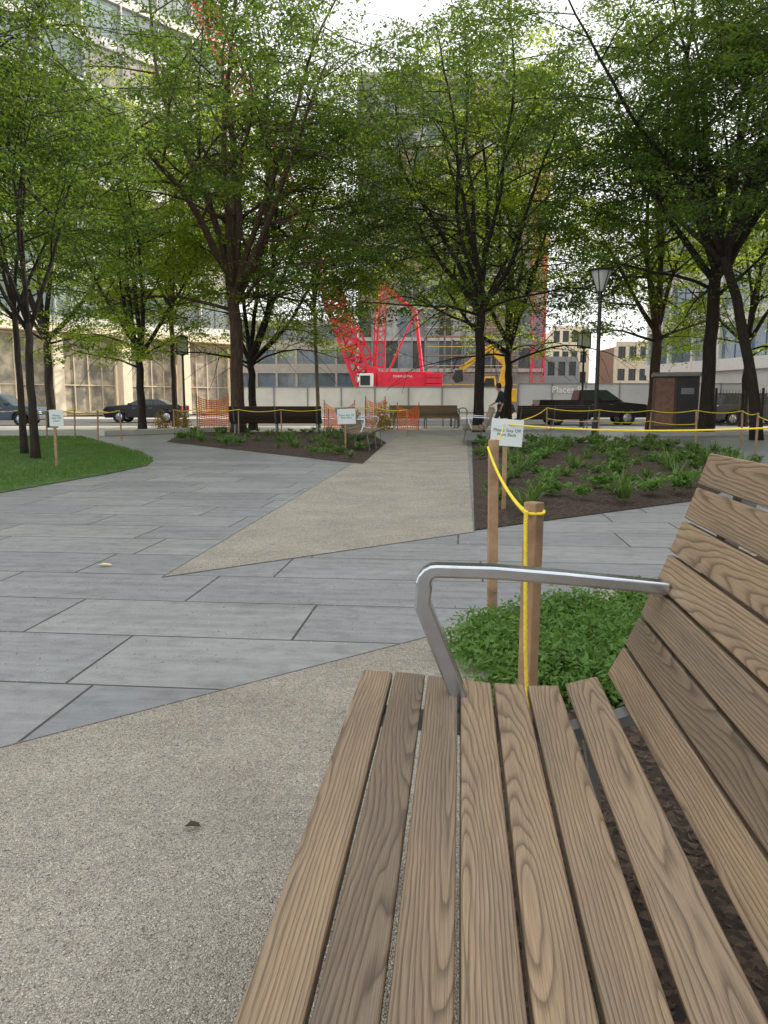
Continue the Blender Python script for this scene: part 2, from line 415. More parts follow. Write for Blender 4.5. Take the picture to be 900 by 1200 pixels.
# pebbles
def pebbles(name, xy, z, s, mat):
    N = len(xy)
    base = np.array([[1, 0, 0], [-1, 0, 0], [0, 1, 0], [0, -1, 0], [0, 0, 1], [0, 0, -1]], float)
    v = base[None]*rng.uniform(.6, 1.2, (N, 6, 1))+rng.normal(size=(N, 6, 3))*.18
    v *= (rng.uniform(.5, 1.4, (N, 1, 1))*s*np.array([1, 1, .7]))
    ang = rng.uniform(0, 6.28, N); c, s_ = np.cos(ang), np.sin(ang)
    x = v[:, :, 0]*c[:, None]-v[:, :, 1]*s_[:, None]; y = v[:, :, 0]*s_[:, None]+v[:, :, 1]*c[:, None]
    v[:, :, 0] = x+xy[:, None, 0]; v[:, :, 1] = y+xy[:, None, 1]; v[:, :, 2] += z
    F = np.array([[0, 2, 4], [2, 1, 4], [1, 3, 4], [3, 0, 4], [2, 0, 5], [1, 2, 5], [3, 1, 5], [0, 3, 5]])
    return tag(link(name, np_mesh(name, v.reshape(-1, 3), 6, F, mat)), kind='stuff')
mP, nt, bs = nm('pebble_stone')
rd = nt.nodes.new('ShaderNodeNewGeometry').outputs['Random Per Island']
nt.links.new(RAMP(nt, rd, [(0, (.17, .15, .125)), (.25, (.44, .40, .345)), (.85, (.58, .535, .46)), (1, (.78, .74, .67))]), bs.inputs['Base Color']); bs.inputs['Roughness'].default_value = .85
near_g = [tuple(a-dd*1.5), tuple(b), QP(.12, 3.3), QP(.12, .5), (-1.2, .5)]
tag(pebbles('gravel', inpoly(near_g, 30000), .005, .0024, mP), 'loose crushed stone grains over the pale gravel in the foreground', 'gravel')
tag(pebbles('path_gravel', inpoly([p0, p1, QP(.2, 12), QP(-2, 12)], 14000), .005, .0040, mP), 'loose stone grains on the gravel path running to the street', 'gravel')
tag(pebbles('scattered_grit', inpoly([tuple(a+Vector((-1, .2))), tuple(b), p1, p0, (-3, 4.6)], 2200), .002, .0030, mP), 'pale grit scattered on the stone paving between gravel areas', 'grit')

# grass blades
X = inpoly(LAWN, 60000)
cc = np.column_stack([X, np.full(len(X), .055)])
tag(link('grass', leaf_mesh('grass', cc, .07, .012, GRASSM, 0, (0, 0, 1), .35)), 'short mown green lawn grass at the left of the plaza', 'grass', kind='stuff')
# near ground cover: low mat of small leaves
nb = [QP(.16, 2.62), G(532, 772), G(560, 748), G(640, 728), G(745, 718), QP(1.15, 2.62)]
cl = inpoly(nb, 240); hts = rng.uniform(.02, .13, len(cl))
N = 46000
wg = rng.uniform(.2, 1.8, len(cl)); wg /= wg.sum()
idx = rng.choice(len(cl), N, p=wg)
off = rng.normal(size=(N, 3))*np.array([.05, .05, .033])
cc = np.column_stack([cl[idx]+off[:, :2], np.abs(hts[idx]*.8+off[:, 2])+.012])
tag(link('ground_cover', leaf_mesh('ground_cover', cc, .034, .012, COVER, .6)), 'bright green fine leaved ground cover behind the end of the near bench', 'ground cover', kind='stuff')
chips = inpoly([QP(.13, -.2), QP(.13, 3.4), QP(1.5, 4.4), QP(1.5, -.2)], 9000)
cm = np.column_stack([chips, rng.uniform(.012, .03, len(chips))])
tag(link('mulch_chips', leaf_mesh('mulch_chips', cm, .026, .009, simple('mulch_chip', (.06, .04, .028), .9, 0, .5, 20), 1.5)), 'brown bark chips under and behind the near bench', 'mulch', kind='stuff')

# ------------------------------------------------------------------ bench
def slat(mb, y0, z0, y1, z1, L, th=.030, gap=.0034):
    """board between two profile points, rounded section extruded along x"""
    d = Vector((y1-y0, z1-z0)); w = d.length; d.normalize(); n = Vector((-d.y, d.x))
    a = Vector((y0, z0))+d*gap; w -= 2*gap; r = .0042; sec = []
    for cx, cy, s0 in ((w-r, -r, 0), (r, -r, 90), (r, -th+r, 180), (w-r, -th+r, 270)):
        for k in range(4):
            t = R(s0+k*30); sec.append((cx+r*math.cos(t), cy+r*math.sin(t)))
    poly = []
    for (sx, sy) in sec:
        q = a+d*sx+n*sy; poly.append((-L/2, q.x, q.y))
    vv = [sx-w/2+(-sy if sx < w/2 else sy)*-.6 for sx, sy in sec]
    uvs = [(-L/2, t) for t in vv]+[(L/2, t) for t in vv]
    mb.ext(poly, (L, 0, 0), uvs)
SEATP = [(0, .452), (.077, .4495), (.154, .444), (.231, .437), (.308, .431), (.384, .428), (.462, .431), (.548, .456)]
BACKP = [(.566, .458), (.602, .529), (.633, .600), (.662, .673), (.690, .747), (.716, .822), (.742, .897), (.766, .972)]
def make_bench(label, group=None):
    t = thing('park_bench', label, 'bench', group=group)
    L = 3.0
    s = MB()
    for i in range(7):
        (ya, za), (yb, zb) = SEATP[i], SEATP[i+1]
        if i == 6: ya += .008; za += .002
        slat(s, ya, za, yb, zb, L+random.uniform(-.008, .006))
    s.build('seat', WOOD, t)
    s = MB()
    for i in range(7): slat(s, *BACKP[i], *BACKP[i+1], L+random.uniform(-.008, .006))
    s.build('backrest', WOOD, t)
    for sx in (-1.41, 1.41):
        cy, cz, rr = .166, .676, .028
        P = [(.243, .400, .036), (.148, .640, .036)]
        for k in range(6):
            an = R(198-k*22); P.append((cy+.012+rr*math.cos(an), cz+.012+rr*math.sin(an), .035-.0014*k))
        P += [(.30, .715, .028), (.45, .706, .027), (.60, .694, .026), (.668, .688, .026)]
        pts = [Vector((p[0], p[1])) for p in P]; L1 = []; L2 = []
        for i, p in enumerate(pts):
            tg = (pts[min(i+1, len(pts)-1)]-pts[max(i-1, 0)]).normalized(); nn = Vector((-tg.y, tg.x)); h = P[i][2]/2
            L1.append(p+nn*h); L2.append(p-nn*h)
        mb = MB(); n = len(pts); hw = .022
        vs = [(sx-hw, q.x, q.y) for q in L1]+[(sx+hw, q.x, q.y) for q in L1]+[(sx-hw, q.x, q.y) for q in L2]+[(sx+hw, q.x, q.y) for q in L2]
        fs = []
        for i in range(n-1):
            fs += [(i, i+1, n+i+1, n+i), (2*n+i, 3*n+i, 3*n+i+1, 2*n+i+1), (i, 2*n+i, 2*n+i+1, i+1), (n+i, n+i+1, 3*n+i+1, 3*n+i)]
        fs += [(0, n, 3*n, 2*n), (n-1, 3*n-1, 4*n-1, 2*n-1)]
        mb.add(vs, fs); mb.build('armrest', STEEL, t, bevel=.005, seg=3, smooth=False)
    for sx in (-1.35, 0, 1.35):
        mb = MB(); hw = .025
        ct = [(.01, .4195)]+[(y+.002, z-.0325) for y, z in SEATP[1:]]+[(y+.033, z-.014) for y, z in BACKP[:-1]]+[(.79, .93)]
        cb = [(y+(0 if i < 7 else .028), z-(.028 if i < 7 else .012)) for i, (y, z) in enumerate(ct)]
        n = len(ct)
        vs = [(sx-hw, y, z) for y, z in ct]+[(sx+hw, y, z) for y, z in ct]+[(sx-hw, y, z) for y, z in cb]+[(sx+hw, y, z) for y, z in cb]
        fs = []
        for i in range(n-1):
            fs += [(i, i+1, n+i+1, n+i), (2*n+i, 3*n+i, 3*n+i+1, 2*n+i+1), (i, 2*n+i, 2*n+i+1, i+1), (n+i, n+i+1, 3*n+i+1, 3*n+i)]
        fs += [(0, n, 3*n, 2*n), (n-1, 3*n-1, 4*n-1, 2*n-1)]
        mb.add(vs, fs); mb.build('frame', GALV, t)
        for (ya, za, yb) in ((.10, .392, .045), (.50, .378, .56)):
            mb = MB(); mb.beam((sx, ya, za), (sx, yb, .012), .05, .016); mb.box((sx, yb, .009), (.07, .09, .012)); mb.build('leg', GALV, t, bevel=.002)
    return t
def place_along(o, q, p, face=1):
    x, y = QP(q, p); o.location = (x, y, .004)
    o.rotation_euler = (0, 0, math.atan2(-K, -S) if face == 1 else math.atan2(K, S))
bench = make_bench('large wooden slatted bench filling the right foreground with a steel armrest')
place_along(bench, -.225, .23)
bB = dup(bench, label='slatted bench left of the gravel path, seen end on beside the middle sign'); place_along(bB, -1.95, 18.3, -1)
bC = dup(bench, label='slatted bench at the right edge of the gravel path, seen end on'); place_along(bC, .05, 21, 1)
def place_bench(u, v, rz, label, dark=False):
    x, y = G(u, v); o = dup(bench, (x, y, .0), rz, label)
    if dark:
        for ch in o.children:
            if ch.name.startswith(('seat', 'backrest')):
                ch.material_slots[0].link = 'OBJECT'; ch.material_slots[0].material = WOOD_SHADED
place_bench(326, 510, R(181), 'bench darkened for shade under the big left tree, seen from behind', True)
place_bench(645, 503, R(180), 'long bench darkened for shade right of the path before the black pickup, seen from behind', True)
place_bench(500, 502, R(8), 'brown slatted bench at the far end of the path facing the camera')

# ------------------------------------------------------------------ stakes, signs, ropes
def stake(x, y, h, label, w=.045, group=None, lean=(0, 0)):
    mb = MB()
    mb.beam(Vector((0, 0, -.05)), Vector((lean[0], lean[1], h)), w, w)
    o = mb.build('wooden_stake', STAKE, bevel=.003); o.location = (x, y, 0)
    tag(o, label, 'stake', group)
    return Vector((x+lean[0], y+lean[1], h))
def rope(pts, label, r=.004, twist=False, sag=.05, n=14, name='yellow_rope'):
    P = []
    for i in range(len(pts)-1):
        a_, b_ = Vector(pts[i]), Vector(pts[i+1])
        for k in range(n+(1 if i == len(pts)-2 else 0)):
            t = k/n; q = a_.lerp(b_, t); sg = sag[i] if isinstance(sag, (list, tuple)) else sag
            q.z -= sg*4*t*(1-t); P.append(q)
    mb = MB()
    if twist:
        Q = [P[0]]
        for i in range(len(P)-1):
            m = max(1, int((P[i+1]-P[i]).length/.006))
            for k in range(1, m+1): Q.append(P[i].lerp(P[i+1], k/m))
        ln = 0; st = [[], [], []]
        for i, q in enumerate(Q):
            if i: ln += (q-Q[i-1]).length
            t = (Q[min(i+1, len(Q)-1)]-Q[max(0, i-1)]).normalized()
            e1_ = t.cross(Vector((.3, 1, .2))).normalized(); e2_ = t.cross(e1_)
            for s in range(3):
                an = ln/.028*2*math.pi+s*2.094
                st[s].append(q+(e1_*math.cos(an)+e2_*math.sin(an))*r*.55)
        for s in st: mb.tube(s, r*.58, 6)
    else: mb.tube(P, r, 6)
    o = mb.build(name, ROPE, smooth=True); tag(o, label, 'rope'); return o
s1 = stake(.535, 3.69, .905, 'wooden stake left of the near bench armrest, standing at the edge of the paving', .046, lean=(-.01, 0))
s2 = stake(.410, 2.12, .805, 'nearest wooden stake right behind the bench end with the yellow rope looped on top', .042, lean=(.010, .01))
x3, y3 = G(590, 601)
s3 = stake(x3, y3, .93, 'thin wooden stake holding the larger white sign by the right planting bed', .04)
rope([s1+Vector((-.03, -.028, -.035)), s2+Vector((-.026, -.024, -.028))], 'yellow twisted rope strung from the left stake down to the nearest stake', .0055, True, .035)
rope([s2+Vector((-.026, -.026, -.022)), s2+Vector((-.028, -.028, -.06)), Vector((.394, 2.065, .40)), Vector((.412, 2.05, .02))], 'loose end of yellow rope hanging down the nearest stake', .0055, True, [0, -.002, 0])
mb = MB()
w = .0255; P = [Vector((s2.x+w*math.copysign(abs(math.cos(t))**.4, math.cos(t)), s2.y+w*math.copysign(abs(math.sin(t))**.4, math.sin(t)), s2.z-.024+.006*math.sin(t))) for t in np.linspace(0, 6.28, 24)]
mb.tube(P, .0050, 6)
tag(mb.build('rope_loop', ROPE, smooth=True), 'single yellow rope turn wound round the top of the nearest stake', 'rope')

def text_mesh(txt, size, mat, name, parent, loc, rot=(R(90), 0, 0), align='CENTER'):
    cu = bpy.data.curves.new(name, 'FONT'); cu.body = txt; cu.size = size; cu.align_x = align; cu.align_y = 'CENTER'; cu.extrude = .0008; cu.resolution_u = 3; cu.space_line = .95
    tmp = bpy.data.objects.new('tmp_text', cu); C.objects.link(tmp)
    dg = bpy.context.evaluated_depsgraph_get(); me = bpy.data.meshes.new_from_object(tmp.evaluated_get(dg))
    bpy.data.objects.remove(tmp); me.materials.clear(); me.materials.append(mat)
    o = bpy.data.objects.new(name, me); C.objects.link(o); o.parent = parent; o.location = loc; o.rotation_euler = rot
    return o
def sign(x, y, zc, w, h, txt, size, label, rz=0.0, tilt=0):
    t = thing('garden_sign', label, 'sign', (x, y, zc), rz); t.rotation_euler.y = tilt
    mb = MB(); mb.box((0, 0, 0), (w, .004, h)); mb.build('panel', PAPER, t, bevel=.001)
    text_mesh(txt, size, INK, 'lettering', t, (0, -.0032, 0))
    return t
p = D(594, 507, y3-.03); sign(p.x, p.y, p.z, .31, .26, 'Please Stay Off\nPlant Beds', .044, 'white paper sign reading Please Stay Off Plant Beds on the right stake', R(-4), R(4))
xm, ym = G(405, 530); sm = stake(xm, ym, .93, 'thin wooden stake carrying the white sign left of the path', .035)
p = D(406, 488, ym-.03); sign(p.x, p.y, p.z, .40, .33, 'Please Stay Off\nPlant Beds', .056, 'small white sign on a stake left of the gravel path', R(5), R(-2))
xl, yl = G(67, 549); sl_ = stake(xl, yl, .96, 'thin wooden stake with a small white sign on the lawn edge', .04)
p = D(66, 490, yl-.03); sign(p.x, p.y, p.z, .22, .27, 'Please\nStay Off\nLawn', .045, 'small white sign on a stake at the left lawn edge', R(8))

gs = 'thin wooden stakes along the roped beds'
def many(lst, label, hh=.9):
    out = []
    for (u, v) in lst:
        x, y = G(u, v); out.append(stake(x, y, hh+random.uniform(-.05, .05), label, .038, gs, (random.uniform(-.04, .04), 0)))
    return out
RS = many([(885, 533), (868, 524), (815, 530), (760, 517), (700, 518), (640, 517)], 'thin wooden stake holding the yellow rope around the right planting bed')
pe = D(965, 500, 5.6)
se = stake(pe.x, pe.y, .93, 'wooden stake right of the picture edge where the long yellow rope ends', .04)
rope([s3+Vector((.02, -.02, -.06)), se+Vector((0, 0, -.01))], 'long yellow rope crossing the right planting bed from the sign stake', .0075, False, .05)
rope([s1+Vector((0, .03, -.03)), s3+Vector((-.02, -.02, -.06))], 'yellow rope from the stake by the paving back to the sign stake', .006, False, .05)
rope([s3+Vector((0, .02, -.06)), RS[5], RS[4], RS[3], RS[2], RS[1], RS[0]], 'yellow rope along the far side of the right planting bed', .011, False, .06)
rope([se+Vector((0, 0, -.02)), RS[0]+Vector((0, 0, -.06))], 'yellow rope at the right end of the right planting bed', .009, False, .05)
rope([q+Vector((0, 0, -.30)) for q in (RS[5], RS[4], RS[3], RS[2])], 'lower yellow rope sagging along the far side of the right planting bed', .010, False, .05)
LS = many([(478, 512), (440, 512), (385, 511), (330, 512), (280, 512), (232, 512), (205, 513)], 'thin wooden stake along the back of the left planting bed')
rope(LS, 'yellow rope behind the left planting bed', .013, False, .07)
LL = many([(143, 517), (115, 516), (88, 516), (55, 516), (30, 517), (-20, 520)], 'thin wooden stake along the far edge of the lawn')
rope(LL, 'yellow rope along the far edge of the lawn', .013, False, .07)
rope([LL[0], sl_], 'yellow rope between the lawn sign stake and the stake behind it', .009, False, .08)

# ------------------------------------------------------------------ lamps
def tall_lamp(x, y, label):
    t = thing('street_lamp', label, 'street lamp', (x, y, 0)); H = 5.0
    mb = MB(); mb.lathe([(.16, 0), (.16, .04), (.11, .07), (.10, .5), (.085, .55), (.062, .6), (.055, H-.72), (.075, H-.71), (.075, H-.66), (.05, H-.64)], 16); mb.build('pole', BLACK, t, smooth=False)
    mb = MB(); mb.lathe([(.10, H-.66), (.115, H-.6), (.30, H-.10), (.30, H-.08)], 24); mb.build('lamp_shade', FROST, t, smooth=True)
    mb = MB(); mb.lathe([(.37, H-.085), (.385, H-.06), (.375, H-.035), (.12, H), (.02, H+.01)], 28); mb.build('cap', BLACK, t, smooth=False)
    mb = MB()
    for k in range(6):
        a_ = k*math.pi/3; mb.tube([(.10*math.cos(a_), .10*math.sin(a_), H-.68), (.13*math.cos(a_), .13*math.sin(a_), H-.6), (.325*math.cos(a_), .325*math.sin(a_), H-.07)], .013, 6)
    mb.build('cage', BLACK, t); return t
p = G(697, 514); tall_lamp(p[0], p[1], 'tall black lamp post with a flared conical lantern right of centre')
def lantern(x, y, H, label, group=None):
    t = thing('lantern_lamp', label, 'street lamp', (x, y, 0), R(12), group)
    mb = MB(); mb.lathe([(.13, 0), (.13, .06), (.09, .1), (.085, .45), (.05, .5), (.045, H-.75), (.09, H-.72), (.09, H-.69)], 12); mb.build('pole', BLACK, t)
    mb = MB(); mb.box((0, 0, H-.36), (.40, .40, .58)); mb.build('lamp_shade', FROST, t, bevel=.01)
    mb = MB()
    for sx in (-1, 1):
        for sy in (-1, 1): mb.box((sx*.21, sy*.21, H-.36), (.035, .035, .64))
    mb.box((0, 0, H-.67), (.46, .46, .04)); mb.lathe([(.36, H-.05), (.36, H-.02), (.08, H+.1)], 4, ph=math.pi/4); mb.build('lantern_frame', BLACK, t)
    return t
x, y = G(217, 503); lantern(x, y, 3.7, 'square lantern lamp post left of the big left tree')
x, y = G(681, 500); lantern(x, y, 4.2, 'square lantern lamp post just behind the tall conical lamp')

# bin cabinet
x, y = G(789, 506)
t = thing('bin_cabinet', 'brown twin litter cabinet with a dark front standing by the right trees', 'litter bin', (x, y, 0), R(-14))
mb = MB(); mb.box((0, 0, 1.03), (1.55, .9, 2.0)); mb.build('cabinet_body', BROWNC, t, bevel=.03)
mb = MB(); mb.box((.36, -.47, 1.10), (.70, .05, 1.75)); mb.build('dark_door', BLACK, t, bevel=.01)
mb = MB(); mb.box((-.42, -.47, 1.10), (.66, .05, 1.75)); mb.build('side_panel', BRICK, t, bevel=.01)
mb = MB(); mb.ext([(-.84, -.56, 2.03), (-.84, .5, 2.03), (-.84, .5, 2.12), (-.84, -.1, 2.20), (-.84, -.56, 2.12)], (1.68, 0, 0)); mb.build('hood', GALV, t, bevel=.01)
mb = MB(); mb.box((.36, -.51, 1.5), (.44, .03, .22)); mb.build('slot', GALV, t)
mb = MB(); mb.box((0, 0, .02), (1.6, .95, .04)); mb.build('base_plate', BLACK, t)
# iron fence at the far right
t = thing('iron_fence', 'black iron picket fence at the far right beyond the leaning tree', 'fence', (D(838, 480, 33).x, 33, 0))
for i in range(4):
    mb = MB(); mb.box((i*2.0, 0, .85), (.08, .08, 1.7)); mb.build('post', BLACK, t)
for zz in (.2, 1.45):
    mb = MB(); mb.box((3.0, 0, zz), (6.0, .04, .05)); mb.build('rail', BLACK, t)
for i in range(46):
    mb = MB(); mb.lathe([(.011, .1), (.011, 1.58), (.001, 1.66)], 5, c=(.07+i*.13, .03, 0)); mb.build('picket', BLACK, t)

mb = MB(); a1 = G(118, 511); b1 = G(262, 506)
mb.beam((*a1, .09), (*b1, .09), .45, .18); tag(mb.build('low_wall', GRAN, bevel=.02), 'low pale stone kerb wall behind the lawn on the left', 'low wall')
mb = MB(); a1 = G(735, 512); b1 = G(960, 509)
mb.beam((*a1, .07), (*b1, .07), .45, .14); tag(mb.build('low_wall', GRAN, bevel=.02), 'low pale stone kerb beyond the right planting bed', 'low wall')

# orange barriers: loose netting sagging between thin posts
def barrier(x, y, w, h, rz, label, droop=.18):
    t = thing('safety_barrier', label, 'barrier', (x, y, 0), rz)
    for sx in (-w/2, w/2):
        mb = MB(); mb.lathe([(.02, 0), (.02, h+.08), (.012, h+.1)], 8, c=(sx, 0, 0)); mb.build('post', STAKE, t)
    mb = MB(); n = max(6, int(w/.09)); m = max(6, int(h/.09))
    def P(i, k):
        f = i/n; g = k/m; sg = droop*4*f*(1-f)*g
        return Vector((-w/2+f*w, .07*math.sin(f*9+g*3+x), .04+(h-.06)*g-sg))
    for i in range(n+1): mb.tube([P(i, k) for k in range(m+1)], .013, 4)
    for k in range(m+1): mb.tube([P(i, k) for i in range(n+1)], .015, 4)
    mb.build('netting', ORANGE, t); return t
x, y = G(250, 505); barrier(x, y, 1.2, 1.35, R(10), 'orange netting barrier at the foot of the big left tree')
x, y = G(478, 504); barrier(x, y, .9, 1.0, R(-20), 'orange netting barrier at the far end of the gravel path')
x, y = G(440, 503); barrier(x, y, .9, 1.25, R(30), 'orange netting barrier left of the far path end')
x, y = G(398, 502); barrier(x, y, 1.3, 1.1, R(-8), 'orange netting barrier right of the dark left bench', .3)
for i, u in enumerate((524, 533, 542)):
    x, y = G(u, 500); mb = MB()
    mb.tube([(0, -.3, 0), (0, -.3, .7)]+[(0, -.3*math.cos(t_), .7+.15*math.sin(t_)) for t_ in np.linspace(.3, 2.8, 7)]+[(0, .3, .7), (0, .3, 0)], .025, 8)
    o = mb.build('bike_rack', GALV, smooth=True, loc=(x, y, 0)); tag(o, 'grey steel hoop bike rack beyond the right bench at the path end', 'bike rack', 'row of hoop bike racks'); o.rotation_euler.z = R(35)

# ------------------------------------------------------------------ trees
def tree(x, y, H, r, split, Rc, label, seed, nleaf=42000, limbs=6, lean=(0, 0), mat=LEAF, bark=BARK, leaf=(.15, .065), zmin=2.5, tmin=7, tmax=54, name='plaza_tree', sig=.27, bias=(0, 0), hollow=.5, lowhang=0):
    rs = random.Random(seed)
    t = thing(name, label, 'tree', (x, y, 0), 0)
    mb = MB(); cl = []
    def rv(a): return Vector((rs.uniform(-a, a), rs.uniform(-a, a), rs.uniform(-a, a)))
    n = 9; pts = []; rad = []
    for i in range(n+1):
        f = i/n
        pts.append(Vector((lean[0]*f**1.5+rs.uniform(-.3, .3)*r*f, lean[1]*f+rs.uniform(-.3, .3)*r*f, split*f-.05*(i == 0))))
        rad.append(r*(1.3 if i == 0 else 1.06 if i == 1 else 1-.22*f))
    mb.tube(pts, rad, 14)
    top = pts[-1]
    def grow(p, d, L, rr, lev):
        n = max(3, int(L/.62)); P = [p]; Q = [rr]
        for i in range(n):
            f = (i+1)/n
            d = (d+rv(.20 if lev > 1 else .13)+Vector((0, 0, .045 if lev == 1 else -.07))).normalized()
            p = p+d*(L/n); P.append(p); Q.append(max(.008, rr*(1-.78*f)))
            if lev < 3 and f > .2:
                for k in range(1 if lev == 1 or rs.random() < .8 else 2):
                    ax = d.cross(rv(1).normalized())
                    if ax.length < .1: continue
                    dc = Matrix.Rotation(R(rs.uniform(32, 70)), 3, ax.normalized()) @ d
                    dc.z = dc.z*.62
                    Lc = (L*.42*(1.15-.6*f)+.4)*rs.uniform(.75, 1.3)
                    grow(p, dc.normalized(), Lc, rr*(1-.7*f)*.5, lev+1)
            if lev >= 2: cl.append(p.copy())
        cl.append(p.copy()); mb.tube(P, Q, 7 if lev == 1 else 4 if lev == 3 else 5)
    for i in range(limbs):
        az = 2*math.pi*i/limbs+rs.uniform(-.4, .4); f = (i*0.618) % 1
        tl = R(tmin+(tmax-tmin)*f)
        d = Vector((math.cos(az)*math.sin(tl)+bias[0], math.sin(az)*math.sin(tl)+bias[1], math.cos(tl))).normalized()
        L = min(Rc/max(.05, math.sin(tl)), (H-split)/math.cos(tl))*.88
        start = top if i % 2 == 0 else pts[-2].lerp(pts[-1], .4)
        grow(start, d, L, r*rs.uniform(.45, .62), 1)
    for i in range(lowhang):                       # low outward boughs that droop at the tips
        az = 2*math.pi*(i+.5)/lowhang+rs.uniform(-.3, .3)
        grow(pts[-1].lerp(pts[-3], rs.random()), Vector((math.cos(az), math.sin(az), .42)).normalized(), Rc*.85, r*.28, 2)
    mb.build('trunk', bark, t, smooth=True)
    keep = []
    for c in cl:
        if c.z < zmin: continue
        rho = math.hypot(c.x-lean[0], c.y-lean[1]); fz = (c.z-split)/(H-split)
        if fz < .6 and rs.random() > (rho/(hollow*Rc+.01))**1.5+.08: continue
        if rs.random() < .32: continue
        keep.append(tuple(c))
    cl_ = np.array(keep)
    wgt = rng.uniform(.15, 1.85, len(cl_)); wgt /= wgt.sum()
    idx = rng.choice(len(cl_), nleaf, p=wgt)
    cc = cl_[idx]+rng.normal(size=(nleaf, 3))*np.array([sig, sig, sig*.30]); cc[:, 2] -= .08
    # spray tips droop away from the twig
    dr = np.hypot(cc[:, 0]-cl_[idx, 0], cc[:, 1]-cl_[idx, 1]); cc[:, 2] -= dr*dr*.55
    link('crown', leaf_mesh('crown', cc, leaf[0], leaf[1], mat, .8), t)
    return t
def at(u, Y): return D(u, 480, Y).x
x, y = G(42, 541); tree(x, y, 7.2, .080, 2.5, 1.8, 'slim young tree with a single dark stem on the left lawn', 11, 18000, 6, leaf=(.10, .042), zmin=2.0, tmin=4, tmax=42, sig=.2)
x, y = G(29, 535); tree(x, y, 7.8, .070, 2.9, 1.7, 'slim young tree just behind and left of the lawn sapling', 12, 16000, 5, leaf=(.10, .042), zmin=2.2, tmin=4, tmax=42, sig=.2)
tree(at(166, 27.5), 27.5, 9.4, .15, 2.9, 3.3, 'small spreading tree behind the lawn in front of the cream columned building', 21, 30000, 8, mat=LEAF2, zmin=2.4, tmax=60, leaf=(.13, .056), sig=.22, lowhang=4)
tree(at(279, 27), 27, 15.8, .25, 4.9, 6.4, 'large vase shaped tree with a thick trunk behind the dark left bench', 31, 66000, 9, bark=BARK2, zmin=3.8, leaf=(.145, .062), tmin=5, tmax=50, lowhang=3)
tree(at(296, 31), 31, 12.5, .17, 2.8, 4.8, 'darker tree with fanned limbs right behind the thick left trunk', 34, 40000, 8, mat=LEAF2, zmin=3.2, bias=(.25, 0), leaf=(.145, .062), lowhang=4)
tree(at(373, 33), 33, 9.5, .085, 5.2, 2.6, 'slender pale stemmed tree left of the red crane', 37, 15000, 6, mat=LEAF2, bark=BARKP, zmin=3.8, lean=(-.15, 0), leaf=(.14, .06))
tree(at(561, 29), 29, 16, .20, 4.6, 6.4, 'tall tree right of the path end with the left of two close trunks', 41, 68000, 9, zmin=3.6, leaf=(.145, .062), tmin=5, tmax=52, lowhang=4)
tree(at(595, 34), 34, 14, .19, 3.4, 6.0, 'tall tree right of the path end with the right of two close trunks', 44, 46000, 8, mat=LEAF2, zmin=3.4, leaf=(.155, .067), lowhang=5)
tree(at(765, 30), 30, 10.5, .22, 4.0, 3.5, 'brown trunked tree left of the brown litter cabinet', 51, 24000, 6, mat=LEAF2, bark=BARK2, zmin=3.6, tmax=50, lowhang=3)
tree(at(828, 25.5), 25.5, 15, .23, 5.3, 5.8, 'dark trunked tree right of the brown litter cabinet', 61, 56000, 8, zmin=4.2, leaf=(.135, .06), lowhang=3)
tree(at(889, 22.5), 22.5, 13.5, .16, 5.2, 4.8, 'dark leaning tree at the right edge of the picture', 71, 42000, 7, zmin=4.0, lean=(-1.15, .2), leaf=(.13, .056))
tree(-9.6, 16, 12.5, .2, 4.4, 5.4, 'tree off the left edge whose dark crown hangs into the top left corner', 81, 58000, 8, zmin=4.3, leaf=(.11, .047), sig=.24)
tree(10.8, 15.5, 12.5, .2, 4.6, 5.2, 'tree off the right edge whose dark crown hangs into the top right corner', 91, 54000, 8, zmin=4.8, leaf=(.11, .047), sig=.24)
tree(at(60, 34), 34, 12.5, .2, 4, 5.2, 'tree by the street at the far left in front of the glass building', 95, 36000, 7, mat=LEAF2, zmin=3.6, leaf=(.15, .065), lowhang=3)
tree(at(205, 35), 35, 14.5, .13, 5, 5.0, 'tree by the street between the small spreading tree and the lantern', 97, 34000, 7, mat=LEAF2, zmin=5.5, leaf=(.16, .07))
tree(at(872, 35), 35, 11, .17, 3.8, 4.6, 'tree by the street in front of the banded glass building at the right', 98, 34000, 7, mat=LEAF2, zmin=3.0, leaf=(.155, .067), lowhang=4)

# ------------------------------------------------------------------ plants
def blade_mesh(seed, n=34, L=.5):
    rs = random.Random(seed); mb = MB()
    for i in range(n):
        az = rs.uniform(0, 6.28); l = L*rs.uniform(.6, 1.1); w = .012*rs.uniform(.8, 1.4); out = rs.uniform(.3, .9)
        c, s = math.cos(az), math.sin(az); px_, py_ = -s*w, c*w; vs = []
        b0 = Vector((rs.uniform(-.05, .05), rs.uniform(-.05, .05), 0))
        for k in range(5):
            f = k/4; rr = out*l*f; zz = l*(f*1.0-f*f*.62*out*1.3); wd = (1-f**2)*.95+.05
            ctr = b0+Vector((c*rr, s*rr, max(.01, zz)))
            vs += [ctr+Vector((px_*wd, py_*wd, 0)), ctr-Vector((px_*wd, py_*wd, 0))]
        mb.add(vs, [(2*k, 2*k+1, 2*k+3, 2*k+2) for k in range(4)])
    me = bpy.data.meshes.new('strappy_plant'); me.from_pydata(mb.v, [], mb.f); me.materials.append(PLANT); return me
SP = [blade_mesh(i, 34) for i in range(5)]
